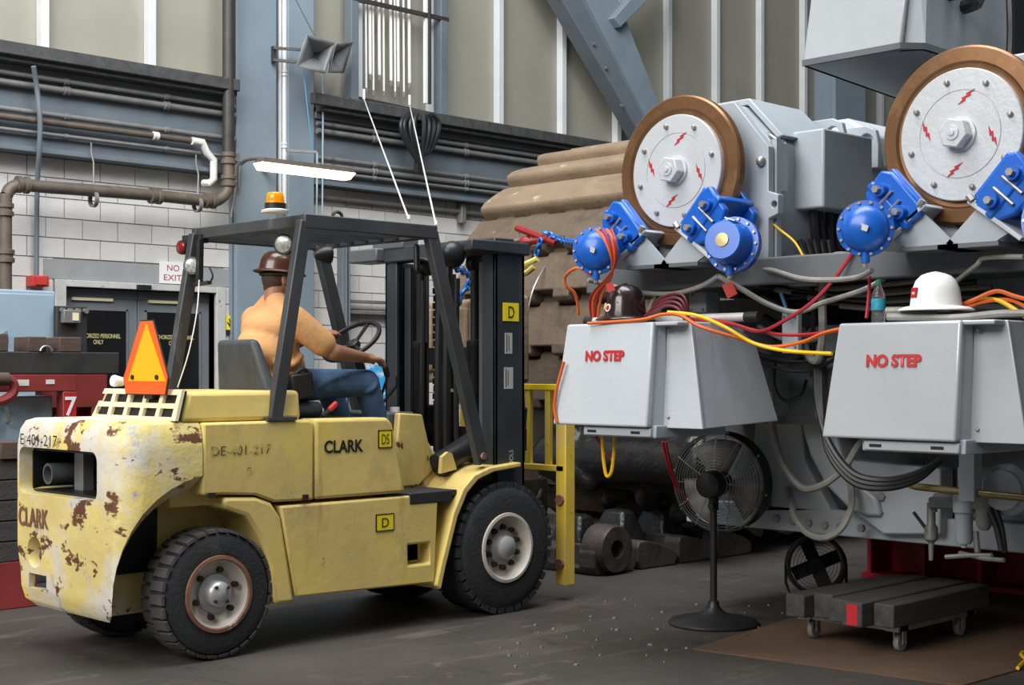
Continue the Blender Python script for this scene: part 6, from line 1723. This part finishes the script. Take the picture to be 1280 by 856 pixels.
obj('blade_hub', MB().cyl(RC - ax * 0.03, RC + ax * 0.03, 0.06), T['black'], fan)
for k in range(8):
    g = 2 * PI * k / 8 + 0.2
    p = RC + (u * math.cos(g) + v * math.sin(g)) * 0.305 - ax * 0.03
    obj('grille_clip', MB().sph(p, 0.009, 8, 5), T['bolt'], rg)

# small floor fan
F2 = AZ(1020, 745, 0.0)
f2 = thing('floor_fan', 'small black drum fan on the floor behind the timber dolly', 'fan', F2)
d2 = Vector((-0.75, -0.66, 0.1)).normalized()
cc = F2 + Vector((0, 0, 0.21))
obj('drum', MB().lathe(cc, d2, [(0.19, -0.09), (0.2, -0.08), (0.2, 0.05), (0.19, 0.06), (0.175, 0.06), (0.175, -0.08)], 32, True), T['black'], f2)
d, u, v = frame_of(d2)
g2 = MB()
for k in range(7):
    rr = 0.04 + 0.023 * k
    g2.tube([cc + d2 * 0.06 + (u * math.cos(g) + v * math.sin(g)) * rr for g in [2 * PI * i / 28 for i in range(28)]], 0.002, 4, closed=True)
tag(obj('wire_grille', g2, T['black'], f2), kind='stuff')
for k in range(4):
    g = PI / 2 * k + 0.4
    obj('fan_blade', MB().obox(cc + (u * math.cos(g) + v * math.sin(g)) * 0.09, (u * math.cos(g) + v * math.sin(g)) * 0.075, (-u * math.sin(g) + v * math.cos(g)) * 0.045 + d2 * 0.02, d2 * 0.002), T['black'], f2)
obj('fan_motor', MB().cyl(cc - d2 * 0.06, cc + d2 * 0.03, 0.05), T['black'], f2)
obj('foot_frame', MB().tube([cc + u * 0.2, cc + u * 0.2 + Vector((0, 0, -0.12)), F2 + u * 0.17 + Vector((0, 0, 0.012)), F2 - u * 0.17 + Vector((0, 0, 0.012)), cc - u * 0.2 + Vector((0, 0, -0.12)), cc - u * 0.2], 0.011, 6), T['black'], f2)

# brown sheet on the floor
mt = [AZ(866, 812), AZ(985, 775), AZ(1130, 752), AZ(1310, 742), AZ(1310, 828), AZ(1204, 858)]
tag(obj('floor_sheet', MB().prism(mt, (0, 0, 0.008)), T['plywood']), 'worn brown sheet lying on the floor under the dolly', 'sheet')

# dolly with timbers
DX0, DX1, DZ = 6.68, 7.72, 0.16
dy0 = 4.04
dl = thing('timber_dolly', 'low steel dolly on casters under the sooty timbers', 'dolly', (7.2, 4.33, 0.008))
obj('deck_frame', MB().box(DX0 + 0.1, DX1 - 0.1, dy0 - 0.05, dy0 + 0.03, DZ - 0.035, DZ).box(DX0 + 0.1, DX1 - 0.1, dy0 + 0.5, dy0 + 0.58, DZ - 0.035, DZ).box(DX0 + 0.12, DX0 + 0.2, dy0 - 0.05, dy0 + 0.58, DZ - 0.035, DZ).box(DX1 - 0.2, DX1 - 0.12, dy0 - 0.05, dy0 + 0.58, DZ - 0.035, DZ), T['galv'], dl)
for (x, y_) in ((DX0 + 0.2, dy0), (DX1 - 0.2, dy0), (DX0 + 0.2, dy0 + 0.54), (DX1 - 0.2, dy0 + 0.54)):
    cs = obj('caster_wheel', MB().lathe((x, y_ - 0.016, 0.058), (0, 1, 0), [(0.0, 0), (0.045, 0.0), (0.05, 0.006), (0.05, 0.026), (0.045, 0.032), (0, 0.032)], 20), T['hosegrey'], dl)
    obj('caster_fork', MB().box(x - 0.018, x + 0.018, y_ - 0.03, y_ - 0.022, 0.05, 0.125).box(x - 0.018, x + 0.018, y_ + 0.022, y_ + 0.03, 0.05, 0.125).box(x - 0.03, x + 0.03, y_ - 0.03, y_ + 0.03, 0.118, 0.128), T['galv'], cs)
for k, (lab, dx) in enumerate((('outermost sooty timber on the dolly, on the side of the casters', 0.0), ('sooty timber on the dolly with a red painted end', -0.1), ('sooty timber in the middle of the dolly', -0.03), ('reddish ended sooty timber on the dolly', 0.02), ('longest sooty timber on the dolly, beside the small fan', -0.06))):
    y_ = dy0 - 0.02 + k * 0.128
    tm = thing('dolly_timber', lab, 'timber', (7.2, y_, DZ), 'timbers on the dolly')
    obj('beam', MB().box(DX0 + dx, DX1 + dx * 0.5 + 0.04 * (k % 3), y_ - 0.06, y_ + 0.06, DZ, DZ + 0.125 + 0.008 * (k % 2)), T['timbergrey'], tm, 0.008)
    if k == 1:
        obj('red_end_mark', MB().box(DX0 + dx - 0.002, DX0 + dx, y_ - 0.035, y_ + 0.03, DZ + 0.01, DZ + 0.12), T['signred'], tm)

# yellow cord and black thing at the right edge
tag(obj('yellow_cord', MB().tube([AZ(1272, 835, 0.015), AZ(1290, 815, 0.015), AZ(1276, 818, 0.015), AZ(1300, 836, 0.015)], 0.01, 6, sm=5), T['cordyellow']), 'tangle of yellow cord on the brown sheet', 'cord')
gp = AZ(720, 752, 0)
gt = MB()
for k in range(70):
    px, py = 620 + random.random() * 380, 742 + random.random() * 92
    if px > 860 and py > 800:
        continue
    q = AZ(px, py, 0.004)
    if 5.4 < q.x < 6.7 and 6.3 < q.y < 7.8:
        continue
    s = 0.003 + 0.007 * random.random() ** 2
    gt.obox(q, (s, s * 0.3, 0), (-s * 0.3, s, 0), (0, 0, 0.004))
tag(obj('floor_grit', gt, T['conduit']), 'pale crumbs of grit scattered on the floor beside the fan', 'grit', kind='stuff')

# ------------------------------------------------------------------ left: blue cabinet, red rack and timbers
cb_ = thing('steel_cabinet', 'tall pale blue steel cabinet behind the red rack', 'cabinet', (4.4, 10.9, 0))
obj('cabinet_body', MB().box(3.4, 5.33, 10.5, 11.2, 0, 2.13), T['cabinet'], cb_, 0.012)
obj('cabinet_door', MB().box(3.42, 4.42, 10.485, 10.5, 0.08, 2.1), T['cabinet'], cb_, 0.006)
obj('cabinet_door', MB().box(4.44, 5.31, 10.485, 10.5, 0.08, 2.1), T['cabinet'], cb_, 0.006)
p = AY(5, 418, 10.47)
obj('door_handle', MB().tube([p, p + Vector((0, -0.03, 0.02)), p + Vector((0.01, -0.03, -0.06)), p + Vector((0.02, 0, -0.07))], 0.014, 7), T['galv'], cb_)
c2_ = thing('steel_cabinet', 'low pale blue steel cabinet inside the red rack', 'cabinet', (4.1, 9.35, 0.3))
obj('cabinet_body', MB().box(3.2, AY(66, 500, 9.12).x, 9.12, 9.6, 0.08, 1.34), T['cabinet'], c2_, 0.01)
p = AY(5, 510, 9.1)
obj('door_handle', MB().tube([p, p + Vector((0.0, -0.04, 0)), p + Vector((0.02, -0.04, -0.08)), p + Vector((0.02, 0, -0.1))], 0.013, 7), T['galv'], c2_)
rk = thing('red_rack', 'chipped red steel rack frame with a white number 7 on its post', 'rack', (4.4, 9.4, 0))
obj('top_rail', MB().box(2.6, 4.72, 9.0, 9.1, 1.37, 1.485), T['rackred'], rk, 0.006)
obj('top_rail', MB().box(2.6, 5.1, 9.72, 9.82, 1.37, 1.485), T['rackred'], rk, 0.006)
obj('side_rail', MB().box(4.62, 4.72, 9.1, 9.72, 1.37, 1.48), T['rackred'], rk)
obj('side_rail', MB().box(4.72, 5.22, 9.5, 9.6, 1.25, 1.5), T['rackred'], rk)
x7 = AY(79, 500, 9.0).x
obj('post', MB().box(x7, 4.72, 9.0, 9.1, 0, 1.37), T['rackred'], rk, 0.006)
obj('post', MB().box(5.1, 5.22, 9.5, 9.6, 0, 1.25), T['rackred'], rk, 0.006)
obj('post', MB().box(2.6, 2.72, 9.0, 9.1, 0, 1.37), T['rackred'], rk, 0.006)
obj('back_panel', MB().box(4.72, 5.3, 9.6, 9.62, 0.4, 1.25), T['rackred'], rk)
obj('bottom_rail', MB().box(2.6, 4.72, 8.98, 9.08, 0.16, 0.28), T['rackred'], rk, 0.006)
obj('number_plate', MB().box(x7 + 0.015, 4.715, 8.994, 9.0, 1.13, 1.36), T['signred'], rk)
lettering('number', '7', AY(81, 519, 8.992), UX, UZ, 0.125, T['white'], rk, width=0.085, proud=0.003, bold=0.015)
obj('paint_chip', MB().box(4.50, 4.56, 8.996, 9.0, 1.42, 1.45).box(4.30, 4.38, 8.996, 9.0, 1.41, 1.45), T['lagging'], rk)
obj('notice', MB().box(4.86, 4.95, 9.59, 9.6, 1.05, 1.2), T['hosegrey'], rk)
tag(obj('steel_beam', MB().box(2.4, 5.04, 9.0, 9.16, 1.485, 1.635), T['beam'], bevel=0.008), 'long dark steel beam lying on top of the red rack', 'beam')
for k, (a, b_, lab) in enumerate(((-30, 18, 'brown timber block on the beam, furthest from the door'), (28, 62, 'brown timber block in the middle of the steel beam'), (66, 108, 'brown timber block on the beam beside the dark panel'))):
    xa, xb = AY(a, 440, 9.05).x, AY(b_, 440, 9.05).x
    w = (xb - xa)
    tag(obj('timber_block', MB().box(xa + w * 0.1, xb - w * 0.25, 9.0, 9.0 + 0.22, 1.635, 1.735 + (0.015 if k == 0 else 0)), T['timber'], bevel=0.006), lab, 'timber', 'timber blocks on the beam')
p = AY(58, 441, 8.99)
tag(obj('shackle_ring', MB().tube([p + Vector((0.04 * math.cos(a), 0, 0.012 + 0.032 * math.sin(a))) for a in [PI * i / 12 for i in range(13)]], 0.008, 7), T['galv']), 'small bright shackle ring on the steel beam', 'shackle')
hk = thing('lifting_hook', 'rusty red lifting hook hanging on the front of the rack', 'hook', AY(10, 498, 8.94))
obj('hook', MB().tube([AY(9, 474, 8.94), AY(16, 478, 8.94), AY(18, 486, 8.94), AY(14, 494, 8.94), AY(4, 500, 8.94), AY(-8, 503, 8.94)], 0.032, 9, sm=4), T['rackred'], hk)
obj('hook_pin', MB().cyl(AY(-6, 474, 8.92), AY(9, 474, 8.94), 0.045), T['timber'], hk)
# stacked planks at the foot of the rack
for k in range(5):
    z = 0.30 + 0.13 * k
    tag(obj('stacked_plank', MB().box(2.4, 4.27 + 0.01 * (k % 2), 8.72, 8.95, z, z + 0.125), T['timbergrey'], bevel=0.006), ('lowest', 'second lowest', 'middle', 'second highest', 'topmost')[k] + ' dark plank in the stack before the red rack', 'plank', 'stacked planks before the rack')
tag(obj('plank_bearer', MB().box(2.4, 4.3, 8.72, 8.92, 0.0, 0.30), T['rackred'], bevel=0.006), 'red steel bearer under the stacked dark planks', 'bearer')
tag(obj('timber_block', MB().box(4.05, 4.33, 8.7, 8.9, 0.95, 1.06), T['timber'], bevel=0.006), 'brown timber block on the stack of dark planks', 'timber')
# dark switch panel standing beside the cabinet
sw_ = thing('control_panel', 'dark grey relay panel on a stand beside the blue cabinet', 'panel', (5.6, 10.4, 0))
a, b_ = AY(71, 382, 10.4), AY(109, 440, 10.4)
obj('panel_frame', MB().box(a.x, b_.x, 10.4, 10.46, 1.62, a.z), T['beam'], sw_, 0.006)
obj('relay', MB().box(a.x + 0.03, a.x + 0.17, 10.34, 10.4, 1.88, 1.98), T['conduit'], sw_, 0.006)
obj('relay', MB().box(a.x + 0.03, a.x + 0.17, 10.34, 10.4, 1.66, 1.76), T['conduit'], sw_, 0.006)
obj('relay_face', MB().box(a.x + 0.1, a.x + 0.15, 10.335, 10.34, 1.9, 1.96).box(a.x + 0.1, a.x + 0.15, 10.335, 10.34, 1.68, 1.74), T['cream'], sw_)
for k in range(4):
    x = a.x + 0.04 + k * 0.065
    obj('panel_knob', MB().cyl((x, 10.4, a.z - 0.035), (x, 10.37, a.z - 0.035), 0.02), T['conduit'], sw_)
obj('stand_leg', MB().box(a.x + 0.02, a.x + 0.06, 10.42, 10.46, 0, 1.62).box(b_.x - 0.04, b_.x, 10.42, 10.46, 0, 1.62), T['steelblue'], sw_)
# blue and white banner seen past the driver's knee
bn = thing('banner_board', 'blue and white printed board leaning behind the forklift levers', 'board', (7.6, 9.0, 0))
p0, p1 = AY(462, 505, 9.6), AY(520, 455, 9.6)
obj('board', MB().box(p0.x, p1.x, 9.6, 9.63, 0.5, 1.56), T['poster'], bn)
obj('board_leg', MB().box(p0.x + 0.05, p0.x + 0.1, 9.62, 9.66, 0, 0.5), T['conduit'], bn)
obj('board_leg', MB().box(p1.x - 0.1, p1.x - 0.05, 9.62, 9.66, 0, 0.5), T['conduit'], bn)
